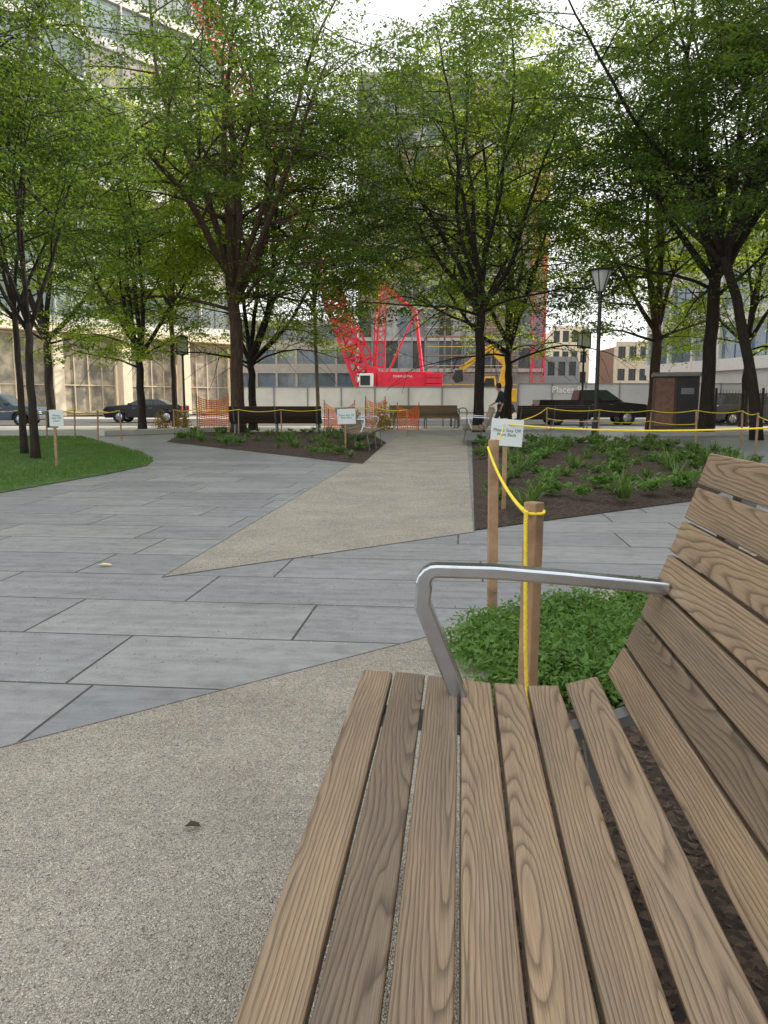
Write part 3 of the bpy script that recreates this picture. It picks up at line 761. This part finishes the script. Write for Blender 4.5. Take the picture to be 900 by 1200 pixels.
def spread_plant(n, rad, h, l, w, mat, name):
    k = 9; az = rng.uniform(0, 6.28, k); out = rng.uniform(.4, 1, k)*rad; hh = rng.uniform(.5, 1.1, k)*h
    i = rng.integers(0, k, n); f = rng.uniform(.1, 1, n)
    c = np.column_stack([np.cos(az[i])*out[i]*f, np.sin(az[i])*out[i]*f, hh[i]*np.sqrt(f)*.9+.02])+np.clip(rng.normal(size=(n, 3)), -1.8, 1.8)*np.array([.033, .033, .022])
    return leaf_mesh(name, c, l, w, mat, .5)
LP = [spread_plant(220, .27, .22, .085, .038, COVER, 'leafy_plant'), spread_plant(200, .24, .18, .07, .034, PLANT, 'leafy_plant'), spread_plant(260, .27, .20, .09, .034, PLANT, 'leafy_plant'), spread_plant(240, .24, .28, .08, .03, COVER, 'leafy_plant')]
def shrink(poly, f):
    P = np.array(poly); c = P.mean(0); return [tuple(c+(q-c)*f) for q in P]
def scatter(poly, n, where, mind=.42):
    pts = []
    for X in inpoly(shrink(poly, .94), n*14):
        if all((X[0]-q[0])**2+(X[1]-q[1])**2 > mind**2 for q in pts): pts.append(X)
        if len(pts) >= n: break
    for X in pts:
        if random.random() < .5:
            o = link('strappy_plant', random.choice(SP)); lab = 'strappy leaved green clump growing in the '+where; g = 'strappy clumps in the '+where
        else:
            o = link('leafy_plant', random.choice(LP)); lab = 'low leafy plant growing in the '+where; g = 'low leafy plants in the '+where
        o.location = (X[0], X[1], .06); s = random.uniform(.5, 1.1); o.scale = (s, s, s*random.uniform(.75, 1.05)); o.rotation_euler.z = random.uniform(0, 6.28)
        tag(o, lab, 'plant', g)
scatter(BEDR, 140, 'right planting bed', .33)
scatter(BEDL, 85, 'left planting bed', .35)
d_ = rng.normal(size=(900, 3)); d_ /= np.linalg.norm(d_, axis=1)[:, None]; d_[:, 2] = np.abs(d_[:, 2])
SH = leaf_mesh('sunlit_shrub', d_*rng.uniform(.35, 1, (900, 1))*np.array([.5, .5, 1.0])+np.array([0, 0, .03]), .10, .04, FLOWR, .5)
for (u, v, s, lab) in [(450, 505, 1.1, 'sunlit orange tinged shrub left of the far path end'), (214, 506, .85, 'reddish shrub below the left lantern lamp'), (190, 505, .8, 'reddish shrub beside the small spreading tree'), (415, 504, .9, 'low yellowing shrub behind the middle sign')]:
    x, y = G(u, v); o = link('sunlit_shrub', SH, loc=(x, y, 0)); o.scale = (s, s, s); o.rotation_euler.z = u; tag(o, lab, 'shrub')

for (u, v, s, lab) in [(123, 664, .05, 'small yellow fallen leaf lying on the grey paving at left'), (226, 973, .022, 'tiny dark leaf scrap on the foreground gravel')]:
    x, y = G(u, v); mb = MB()
    mb.add([(-s, 0, .004), (-s*.3, s*.42, .016), (s*.6, s*.3, .012), (s, 0, .004), (s*.6, -s*.3, .010), (-s*.3, -s*.42, .013), (0, 0, .006)], [(0, 1, 6), (1, 2, 6), (2, 3, 6), (3, 4, 6), (4, 5, 6), (5, 0, 6)])
    o = mb.build('fallen_leaf', simple('dry_leaf', (.75, .62, .30), .7) if u == 123 else simple('dark_scrap', (.06, .045, .03), .8), loc=(x, y, .006)); tag(o, lab, 'leaf')

# ------------------------------------------------------------------ vehicles
def wheel(parent, x, y, r, side):
    mb = MB(); prof = [(r*.62, -.11), (r*.9, -.12), (r, -.08), (r, .08), (r*.9, .12), (r*.62, .11)]
    vs = []; n = 24
    for rr, z in prof:
        for k in range(n): a_ = 2*math.pi*k/n; vs.append((rr*math.cos(a_), z, rr*math.sin(a_)))
    m = len(prof); mb.add(vs, [(i*n+k, i*n+(k+1) % n, ((i+1) % m)*n+(k+1) % n, ((i+1) % m)*n+k) for i in range(m) for k in range(n)])
    w = mb.build('wheel', TYRE, parent, loc=(x, y, r), smooth=False)
    mb = MB()
    vs = []
    for rr, z in ((.05, .07), (r*.64, .05), (r*.64, .09), (r*.58, .09)):
        for k in range(n): a_ = 2*math.pi*k/n; vs.append((rr*math.cos(a_), z*side, rr*math.sin(a_)))
    mb.add(vs, [(i*n+k, i*n+(k+1) % n, (i+1)*n+(k+1) % n, (i+1)*n+k) for i in range(3) for k in range(n)])
    for k in range(6):
        a_ = k*math.pi/3; mb.beam((0, .085*side, 0), (r*.6*math.cos(a_), .085*side, r*.6*math.sin(a_)), .05, .02)
    mb.build('rim', STEEL, w)
def vehicle(kind, loc, rz, paint, label, name, cat):
    t = thing(name, label, cat, loc, rz)
    if kind == 'pickup':
        wx = (-1.95, 1.85); r = .40; W = 1.98; zb = .42
        up = [(2.92, .5), (2.95, .95), (2.80, 1.12), (1.55, 1.24), (-.85, 1.28), (-.87, 1.36), (-2.90, 1.36), (-2.93, .6)]
        cab = ((-.82, 1.62), (-.70, .72), 1.25, 1.90)
    else:
        wx = (-1.45, 1.45); r = .36; W = 1.88; zb = .30
        up = [(2.35, .45), (2.38, .80), (2.20, .98), (1.10, 1.08), (-2.2, 1.10), (-2.35, 1.0), (-2.38, .5)]
        cab = ((-2.25, 1.15), (-1.95, .35), 1.07, 1.68) if kind == 'suv' else ((-1.7, 1.1), (-.95, .25), 1.03, 1.42)
    lowp = [(up[-1][0], zb)]
    for cx in wx:
        lowp.append((cx-r-.07, zb))
        for k in range(9): an = math.pi-k*math.pi/8; lowp.append((cx+(r+.07)*math.cos(an), r+(r+.07)*math.sin(an)))
        lowp.append((cx+r+.07, zb))
    lowp.append((up[0][0]-.05, zb))
    poly = lowp+up
    mb = MB(); mb.ext([(a_, -W/2, b_) for a_, b_ in poly], (0, W, 0)); mb.build('body', paint, t, bevel=.035)
    (b0, b1), (t0, t1), z0, z1 = cab; hw = W/2-.05; tw = W/2-.22
    vs = [(b0, -hw, z0), (b1, -hw, z0), (b1, hw, z0), (b0, hw, z0), (t0, -tw, z1), (t1, -tw, z1), (t1, tw, z1), (t0, tw, z1)]
    mb = MB(); mb.add(vs, [(0, 1, 5, 4), (1, 2, 6, 5), (2, 3, 7, 6), (3, 0, 4, 7), (4, 5, 6, 7), (3, 2, 1, 0)]); mb.build('cabin', paint, t, bevel=.04)
    def side(f0, f1, sgn):
        pts = []
        for f, g in ((f0, .12), (f1, .12), (f1, .86), (f0, .86)):
            xb = b0+(b1-b0)*f; xt = t0+(t1-t0)*f; pts.append((xb+(xt-xb)*g, sgn*(hw+(tw-hw)*g+.006), z0+(z1-z0)*g))
        mb = MB(); mb.quad(*(pts if sgn < 0 else pts[::-1])); mb.build('window', GLASSD, t)
    for sg in (-1, 1):
        if kind == 'pickup': side(.07, .48, sg); side(.53, .93, sg)
        else: side(.06, .32, sg); side(.36, .62, sg); side(.66, .93, sg)
    for (xb, xt, nmn, o_) in ((b1, t1, 'windscreen', .008), (b0, t0, 'rear_window', -.008)):
        pts = [(xb+(xt-xb)*g+o_, sy*(hw+(tw-hw)*g)*.86, z0+(z1-z0)*g+.004) for g, sy in ((.1, -1), (.1, 1), (.88, 1), (.88, -1))]
        mb = MB(); mb.quad(*pts); mb.build(nmn, GLASSD, t)
    for cx in wx:
        for sg in (-1, 1): wheel(t, cx, sg*(W/2-.12), r, sg)
    for sg in (-1, 1):
        mb = MB(); mb.box((up[1][0]-.03, sg*(W/2-.25), up[1][1]-.1), (.12, .34, .14)); mb.build('headlight', FROST, t, bevel=.02)
        mb = MB(); mb.box((up[-1][0]+.01, sg*(W/2-.12), up[-1][1]+.35), (.1, .16, .36)); mb.build('tail_light', RED, t, bevel=.02)
        mb = MB(); mb.box((b1-.35, sg*(W/2+.1), z0+.08), (.12, .2, .16)); mb.build('mirror', BLACK, t, bevel=.03)
        for hx in ((.0, .95) if kind == 'pickup' else (-.5, .5)):
            mb = MB(); mb.box((hx, sg*(W/2+.012), z0-.14), (.2, .03, .035)); mb.build('door_handle', GALV, t)
    for bx in (up[0][0]+.03, up[-1][0]-.03):
        mb = MB(); mb.box((bx, 0, zb+.15), (.12, W-.1, .2)); mb.build('bumper', GALV, t, bevel=.03)
    return t
PBLK = simple('black_car_paint', (.012, .012, .015), .2); PBLU = simple('dark_blue_car_paint', (.05, .08, .13), .2); PGRY = simple('grey_car_paint', (.08, .08, .09), .2)
vehicle('pickup', (at(690, 42.5), 42.5, -.126), 0, PBLK, 'black pickup truck parked on the street behind the dark right bench', 'pickup_truck', 'pickup truck')
vehicle('suv', (at(-2, 41), 41, -.126), R(4), PBLU, 'dark blue car parked at the far left edge by the street', 'parked_car', 'car')
vehicle('suv', (at(882, 42.5), 42.5, -.126), 0, PGRY, 'dark grey car parked behind the trees at the right edge', 'parked_car', 'car')
vehicle('sedan', (at(172, 48), 48, -.126), R(180), PBLK, 'black car on the street behind the small spreading tree', 'parked_car', 'car')

# ------------------------------------------------------------------ hoarding
def hoarding(x0, x1, y, h, mat, label, post=2.4):
    t = thing('site_hoarding', label, 'fence', (x0, y, -.01)); L = x1-x0
    n = int(L/post)
    mb = MB(); mb.box((L/2, 0, h/2+.05), (L, .03, h-.1)); mb.build('panel', mat, t)
    for i in range(n+1):
        mb = MB(); mb.box((i*L/n, -.06, h/2), (.08, .08, h+.1)); mb.build('post', GALV, t)
    mb = MB(); mb.box((L/2, -.05, h-.02), (L, .05, .06)); mb.build('rail', GALV, t)
    mb = MB(); mb.box((L/2, -.05, .35), (L, .05, .06)); mb.build('rail', GALV, t)
    return t
hoarding(-11, 9.6, 59.5, 2.3, HOARDL, 'pale site hoarding along the far side of the street behind the red crane base')
th_ = hoarding(10.2, 46, 59.0, 2.55, HOARD, 'grey site hoarding with white lettering behind the black pickup')
text_mesh('Places Pro', .70, WHITE, 'lettering', th_, (2.5, -.125, 2.05), align='LEFT')
for i in range(5):
    mb = MB(); mb.ext([(-.3, 0, 0), (-.3, 0, .08), (-.12, 0, .3), (-.08, 0, .8), (.08, 0, .8), (.12, 0, .3), (.3, 0, .08), (.3, 0, 0)], (0, 2.9, 0))
    o = mb.build('road_barrier', CONC, bevel=.01, loc=(-2+i*3.05-8, 55.5, -.01)); o.rotation_euler.z = R(-90); tag(o, 'pale concrete road barrier on the far kerb before the pale hoarding', 'road barrier', 'concrete barriers on the far kerb')

# ------------------------------------------------------------------ buildings
def facade(label, cat_name, A, B, floors, bays, depth, base_h, fh, wall, band, pane, pier_w=.4, band_h=.9, base_mat=None, base_glass=None, base_bays=None, skip=None, roof=.8, wname='window', proud=.35, pier_mat=None):
    A = Vector(A); B = Vector(B); L = (B-A).length; rz = math.atan2(B.y-A.y, B.x-A.x)
    t = thing(cat_name, label, 'building', (A.x, A.y, -.02), rz); H = base_h+floors*fh
    mb = MB(); mb.box((L/2, depth/2+proud, H/2), (L-.1, depth, H-.02)); mb.build('wall', wall, t)
    for k in range(floors+1):
        mb = MB(); mb.box((L/2, proud/2-.01, base_h+k*fh+(band_h/2 if k < floors else roof/2)), (L, proud, band_h if k < floors else roof))
        mb.build('floor_band', band, t)
    bw = L/bays
    for i in range(bays+1):
        mb = MB(); mb.box((i*bw, proud/2-.03, base_h+floors*fh/2), (pier_w, proud, floors*fh-.02))
        mb.build('pier', pier_mat or (band if pier_w > .2 else MULL), t)
    w = MB(); w.quad((-bw/2, 0, 0), (bw/2, 0, 0), (bw/2, 0, fh-band_h), (-bw/2, 0, fh-band_h))
    w.box((0, -.04, (fh-band_h)/2), (.06, .06, fh-band_h))
    first = None
    for k in range(floors):
        for i in range(bays):
            if skip and skip(i, k): continue
            loc = ((i+.5)*bw, proud-.09, base_h+k*fh+band_h)
            if first is None: first = w.build(wname, pane, t, loc=loc)
            else:
                c = first.copy(); C.objects.link(c); c.parent = t; c.location = loc
    if base_mat:
        nb_ = base_bays or bays//2; bw2 = L/nb_
        for i in range(nb_+1):
            mb = MB(); mb.box((i*bw2, -.5, base_h/2), (.9, .9, base_h)); mb.build('column', base_mat, t, bevel=.02)
        mb = MB(); mb.box((L/2, -.15, base_h-.35), (L+.8, 1.9, .7)); mb.build('fascia', base_mat, t)
        for i in range(nb_):
            mb = MB(); x0 = i*bw2+.6; x1 = (i+1)*bw2-.6
            mb.quad((x0, .2, .3), (x1, .2, .3), (x1, .2, base_h-.9), (x0, .2, base_h-.9))
            sh = mb.build('shop_window', base_glass, t)
            fr = MB()
            for f in (0, .25, .5, .75, 1): fr.box((x0+(x1-x0)*f, .13, base_h/2-.3), (.09, .1, base_h-1.2))
            for zz in (.3, 2.6, base_h-.9): fr.box((x0/2+x1/2, .12, zz), (x1-x0, .1, .1))
            fr.build('window_frame', TAN, sh)
    return t
mG, nt, bs = nm('lit_lobby_glass'); bs.inputs['Roughness'].default_value = .12  # glass with the lit lobby behind it painted as warm patches
n_ = RAMP(nt, NOISE(nt, OBJ(nt), .9, 4), [(.40, (.20, .19, .165)), (.65, (.52, .46, .34))]); nt.links.new(n_, bs.inputs['Base Color'])
facade('glass fronted building with cream ground floor columns behind the left trees', 'glass_building', (-44, 46), (-15.5, 80), 9, 12, 20, 7.6, 3.9, CREAM, MULL, GLASS, .12, .8, CREAM, mG, 7)
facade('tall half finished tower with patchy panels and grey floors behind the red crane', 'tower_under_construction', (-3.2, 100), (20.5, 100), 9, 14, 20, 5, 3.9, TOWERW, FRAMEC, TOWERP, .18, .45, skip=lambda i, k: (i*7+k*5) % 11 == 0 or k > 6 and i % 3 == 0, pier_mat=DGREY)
facade('low grey layered building left of the half finished tower', 'layered_building', (-24, 112), (-4, 112), 3, 7, 15, 2.0, 3.3, FRAMEC, CONC, GLASSB, .3, 1.3)
facade('blue glass building with pale bands behind the right trees', 'banded_building', (24.2, 72), (30, 45), 4, 8, 14, 3.6, 3.7, PALEG, MULL, GLASSB, .3, .9)
facade('distant cream building in the gap right of the red hoist', 'distant_building', (30, 140), (36.5, 140), 3, 4, 10, 3, 3.6, CREAM, CREAM, GLASSD, .5, 1.6)
facade('distant brownish building in the gap left of the brown trunked tree', 'distant_building', (38, 128), (47, 128), 2, 5, 10, 3, 3.6, BRICK, TAN, GLASSD, .6, 1.7)
facade('low distant grey building between the tower and the cream building', 'distant_building', (22.5, 125), (31, 125), 1, 5, 10, 4, 3.6, FRAMEC, GALV, GLASSD, .6, 1.4)
facade('added pale block, unseen at the right, that shades the plaza', 'added_shade_block', (20.5, 33), (20.5, -40), 4, 12, 14, 4.5, 3.6, TAN, CREAM, GLASSB, 1.6, 1.5)  # unseen block added to shade the plaza, pale to bounce light

def lattice(mb, p0, p1, w, n, r=.05, up=(0, 1, 0)):
    p0 = Vector(p0); p1 = Vector(p1); d = (p1-p0).normalized(); a_ = d.cross(Vector(up)).normalized()*w/2; b_ = d.cross(a_).normalized()*w/2
    cs = [a_+b_, a_-b_, -a_-b_, -a_+b_]
    for c in cs: mb.beam(p0+c, p1+c, r*2, r*2)
    for i in range(n):
        q0 = p0.lerp(p1, i/n); q1 = p0.lerp(p1, (i+1)/n)
        for k in range(4):
            c, e = cs[k], cs[(k+1) % 4]
            mb.beam(q0+c, q1+e, r*1.2, r*1.2); mb.beam(q1+c, q1+e, r*1.2, r*1.2)
xh = at(628, 97)
t = thing('construction_hoist', 'red lattice hoist mast climbing the right edge of the unfinished tower', 'hoist', (xh, 97, 0))
mb = MB(); lattice(mb, (0, 0, 0), (0, 0, 30), 1.5, 16, .045); mb.build('mast', RED, t)
mb = MB(); mb.box((-1.5, 0, 9), (1.5, 1.4, 2.6)); mb.build('hoist_cage', GALV, t, bevel=.05)
xs_ = at(500, 92)
t = thing('scaffold', 'grey scaffold bays with timber decks against the foot of the unfinished tower', 'scaffold', (xs_, 92, 0))
for i in range(6):
    for sy in (0, 1.4):
        mb = MB(); mb.box((i*2.1, sy, 6), (.10, .10, 12)); mb.build('standard', GALV, t)
for k in range(5):
    mb = MB(); mb.box((5.25, .7, 2.2+k*2.2), (10.8, 1.3, .12)); mb.build('deck', STAKE, t)
    mb = MB(); mb.box((5.25, -.08, 3.2+k*2.2), (10.7, .06, .08)); mb.build('guard_rail', YEL, t)
for i in range(5):
    mb = MB(); mb.beam((i*2.1, -.1, 2.2*(i % 4)), ((i+1)*2.1, -.1, 2.2*(i % 4+1)), .07); mb.build('brace', GALV, t)

Yc = 74; xc = at(468, Yc)
t = thing('crawler_crane', 'red crawler crane with a lattice boom standing behind the pale hoarding', 'crane', (xc, Yc, 0))
for sy in (-2.2, 2.2):
    mb = MB(); P = [(-3.6, sy, .5), (-3.2, sy, .1), (3.2, sy, .1), (3.6, sy, .5), (3.4, sy, 1.1), (-3.4, sy, 1.1)]; mb.ext([(a_, b_-.5, c_) for a_, b_, c_ in P], (0, 1.0, 0)); mb.build('crawler_track', BLACK, t, bevel=.08)
mb = MB(); mb.box((0, 0, 1.6), (5.2, 3.0, 1.0)); mb.box((.5, 0, 3.1), (5.2, 3.2, 1.7)); mb.ext([(-3.6, -1.4, 2.2), (-2.1, -1.4, 2.2), (-2.1, -1.4, 4.4), (-3.0, -1.4, 4.4)], (0, 2.8, 0)); mb.build('crane_body', RED, t, bevel=.06)
for k in range(3):
    mb = MB(); mb.box((3.2, 0, 2.55+k*.52), (1.5, 4.2, .48)); mb.build('counterweight', RED, t, bevel=.05)
text_mesh('MARINO MA.', .32, WHITE, 'lettering', t, (.3, -1.62, 3.5))
mb = MB(); mb.box((-3.1, -1.9, 2.8), (1.3, 1.0, 1.9)); cab_ = mb.build('cab', WHITE, t, bevel=.06)
mb = MB(); mb.box((-3.2, -2.41, 3.1), (.9, .03, .9)); mb.build('window', GLASSD, cab_)
tip = D(232, -10, Yc)-Vector((xc, Yc, 0)); foot = Vector((-2.2, 0, 2.3))
mb = MB(); lattice(mb, foot, tip, 1.7, 26, .085); mb.build('boom', RED, t)
m1 = D(447, 333, Yc)-Vector((xc, Yc, 0)); m2 = D(487, 365, Yc)-Vector((xc, Yc, 0))
mb = MB()
for sy in (-1, 1):
    mb.beam((2.2, sy, 3.6), m2+Vector((0, sy*.6, 0)), .20); mb.beam((-1.2, sy, 3.6), m2+Vector((0, sy*.6, 0)), .16)
    mb.beam(m1+Vector((0, sy*.5, 0)), m2+Vector((0, sy*.5, 0)), .25); mb.beam(m1+Vector((0, sy*.5, 0)), (-2.4, sy, 3.2), .12)
lattice(mb, (-2.0, 0, 3.4), m1, 1.0, 8, .06)
mb.build('gantry', RED, t)
for sy in (-.5, 0, .5):
    mb = MB(); mb.tube([m2+Vector((0, sy, 0)), m1+Vector((0, sy, .3)), tip+Vector((0, sy, 0))], .035, 5); mb.build('cable', DSTEEL, t)
A_ = D(388, 345, 73); B_ = D(432, 445, 73)
t = thing('lattice_mast', 'thick red lattice section leaning left of the red crane body', 'crane', (B_.x, 73, 0))
mb = MB(); lattice(mb, (0, 0, B_.z-1.5), (A_.x-B_.x, 0, A_.z), 1.6, 8, .14); mb.build('lattice', RED, t)
mb = MB(); mb.box((0, 0, .8), (3, 2.4, 1.6)); mb.build('base', RED, t, bevel=.05)
xe = at(575, 70)
t = thing('excavator', 'yellow excavator with raised bent arm behind the hoarding right of the crane', 'excavator', (xe, 70, 0))
for sy in (-1.2, 1.2):
    mb = MB(); mb.ext([(-2, sy-.3, .4), (-1.7, sy-.3, .05), (1.7, sy-.3, .05), (2, sy-.3, .4), (1.8, sy-.3, .95), (-1.8, sy-.3, .95)], (0, .6, 0)); mb.build('crawler_track', BLACK, t, bevel=.05)
mb = MB(); mb.box((.5, 0, 1.7), (3.2, 2.6, 1.2)); mb.ext([(-.9, -.2, 2.3), (.5, -.2, 2.3), (.3, -.2, 3.4), (-.6, -.2, 3.4)], (0, 1.3, 0)); mb.build('body', YEL, t, bevel=.08)
mb = MB(); mb.quad((-.72, -.21, 2.45), (.3, -.21, 2.45), (.2, -.21, 3.25), (-.55, -.21, 3.25)); mb.build('window', GLASSD, t)
mb = MB(); mb.beam((.6, -.6, 1.9), (1.3, -.6, 4.6), .5, .6); mb.beam((1.35, -.6, 4.4), (-.4, -.6, 6.0), .45, .55); mb.build('boom', YEL, t, bevel=.04)
mb = MB(); mb.beam((-.3, -.6, 5.95), (-2.9, -.6, 3.9), .38, .45); mb.build('arm', YEL, t, bevel=.04)
mb = MB(); mb.ext([(-3.3, -1.1, 3.9), (-2.7, -1.1, 4.0), (-2.6, -1.1, 3.0), (-3.2, -1.1, 2.8), (-3.6, -1.1, 3.3)], (0, 1.0, 0)); mb.build('bucket', DSTEEL, t, bevel=.03)

# ------------------------------------------------------------------ person
def skin_obj(name, verts, edges, radii, mat, parent, sub=1, root=0):
    me = bpy.data.meshes.new(name); me.from_pydata(verts, edges, []); me.materials.append(mat)
    o = bpy.data.objects.new(name, me); C.objects.link(o); o.parent = parent
    o.modifiers.new('Skin', 'SKIN').use_smooth_shade = True
    for i, r_ in enumerate(radii):
        sk = me.skin_vertices[0].data[i]; rr = r_ if isinstance(r_, tuple) else (r_, r_); sk.radius = rr; sk.use_root = (i == root)
    s = o.modifiers.new('Sub', 'SUBSURF'); s.levels = sub; s.render_levels = sub
    return o
SKIN = simple('skin_tone', (.42, .25, .17), .6); SHIRT = simple('navy_cloth', (.02, .022, .03), .85); TROUS = simple('charcoal_cloth', (.035, .035, .04), .85); HAIR = simple('dark_hair', (.02, .014, .01), .7)
px_ = at(587, 27)
t = thing('person', 'person in a dark top and trousers walking left beyond the right bench', 'person', (px_, 27, 0), R(180))
V = [(0, 0, .95), (0, 0, 1.15), (.02, 0, 1.36), (.05, 0, 1.47), (.10, 0, 1.55), (.12, 0, 1.64), (.12, 0, 1.71),
     (.0, .19, 1.40), (-.08, .22, 1.14), (.02, .22, .92), (.05, .21, .84),
     (.0, -.19, 1.40), (.10, -.22, 1.14), (.26, -.21, 1.02), (.33, -.20, .99),
     (.02, .09, .90), (.20, .10, .50), (.16, .10, .09), (.30, .11, .045),
     (-.02, -.09, .90), (-.06, -.10, .50), (-.30, -.10, .14), (-.18, -.11, .05),
     (.165, 0, 1.56)]
E = [(0, 1), (1, 2), (2, 3), (3, 4), (4, 5), (5, 6), (2, 7), (7, 8), (8, 9), (9, 10), (2, 11), (11, 12), (12, 13), (13, 14), (0, 15), (15, 16), (16, 17), (17, 18), (0, 19), (19, 20), (20, 21), (21, 22), (4, 23)]
RA = [(.10, .15), (.095, .13), (.10, .15), .055, .075, .10, .065, .055, .043, .03, .035, .055, .043, .03, .035, .085, .06, .045, .04, .085, .06, .045, .04, .03]
skin_obj('body', V, E, RA, SKIN, t)
skin_obj('shirt', [V[0], V[1], V[2], V[3], V[7], V[8], (-.03, .22, 1.04), V[11], V[12], (.18, -.215, 1.08)], [(0, 1), (1, 2), (2, 3), (2, 4), (4, 5), (5, 6), (2, 7), (7, 8), (8, 9)], [(.12, .17), (.12, .155), (.125, .17), .065, .075, .06, .05, .075, .06, .05], SHIRT, t)
skin_obj('trousers', [V[0], V[15], V[16], V[17], V[19], V[20], V[21]], [(0, 1), (1, 2), (2, 3), (0, 4), (4, 5), (5, 6)], [(.12, .165), .10, .075, .06, .10, .075, .06], TROUS, t)
for b_ in (V[17], V[21]):
    mb = MB(); mb.box((b_[0]+.08, b_[1], b_[2]-.045), (.28, .10, .08)); mb.build('shoe', BLACK, t, bevel=.03)
mb = MB(); mb.lathe([(.02, .075), (.07, .055), (.098, 0), (.10, -.06), (.09, -.10)], 14, c=(.095, 0, 1.69)); mb.build('hair', HAIR, t, smooth=True)
for sy in (-.03, .03):
    mb = MB(); mb.lathe([(.003, -.008), (.011, 0), (.003, .008)], 8, c=(.212, sy, 1.655)); mb.build('eye', BLACK, t)
for hb, dv in ((V[10], (0.02, 0, -1)), (V[14], (1, 0, -.25))):
    dv = Vector(dv).normalized(); sd = Vector((0, 0, 1)).cross(dv); sd = Vector((1, 0, 0)) if sd.length < .3 else sd.normalized()
    for k, (o_, l_) in enumerate(((-.03, .06), (-.01, .075), (.01, .07), (.03, .055))):
        b0 = Vector(hb)+sd*o_; mb = MB(); mb.tube([b0, b0+dv*l_*.6, b0+dv*l_+Vector((.01, 0, -.01))], [.010, .009, .006], 6); mb.build('finger', SKIN, t, smooth=True)
    b0 = Vector(hb)+sd*.03; mb = MB(); mb.tube([b0, b0+sd*.025+dv*.02, b0+sd*.03+dv*.05], [.011, .010, .007], 6); mb.build('thumb', SKIN, t, smooth=True)

# ------------------------------------------------------------------ camera, light, sky
cam = bpy.data.cameras.new('camera'); co = bpy.data.objects.new('camera', cam); C.objects.link(co)
co.location = (0, 0, CAMH); co.rotation_euler = (R(90)-TH, 0, 0)
cam.sensor_fit = 'VERTICAL'; cam.sensor_height = 36; cam.lens = 27; cam.clip_end = 4000; cam.clip_start = .02
SC.camera = co
el = R(32); az_ = Vector((.90, .43)).normalized(); sd = Vector((az_.x*math.cos(el), az_.y*math.cos(el), math.sin(el)))
sl = bpy.data.lights.new('sun', 'SUN'); sl.energy = 5.0; sl.angle = R(.5); sl.color = (1, .91, .76)
so = bpy.data.objects.new('sun', sl); C.objects.link(so); so.rotation_euler = sd.to_track_quat('Z', 'Y').to_euler()
w = bpy.data.worlds.new('World'); SC.world = w; w.use_nodes = True; nt = w.node_tree
sk = nt.nodes.new('ShaderNodeTexSky'); sk.sky_type = 'NISHITA'; sk.sun_disc = False; sk.sun_elevation = el; sk.sun_rotation = math.atan2(sd.x, sd.y)
sk.dust_density = 2.0; sk.air_density = 1.0
# bright hazy morning: thin high cloud veils most of the blue
gen = nt.nodes.new('ShaderNodeTexCoord').outputs['Generated']
cf = RAMP(nt, NOISE(nt, gen, 2.2, 5, .6), [(.30, .60), (.62, .92)])
wc = MIX(nt, cf, sk.outputs[0], (11.3, 11.3, 11.1))
nt.links.new(wc, nt.nodes['Background'].inputs[0]); nt.nodes['Background'].inputs[1].default_value = .15
SC.view_settings.view_transform = 'Standard'; SC.view_settings.look = 'None'; SC.view_settings.exposure = 0
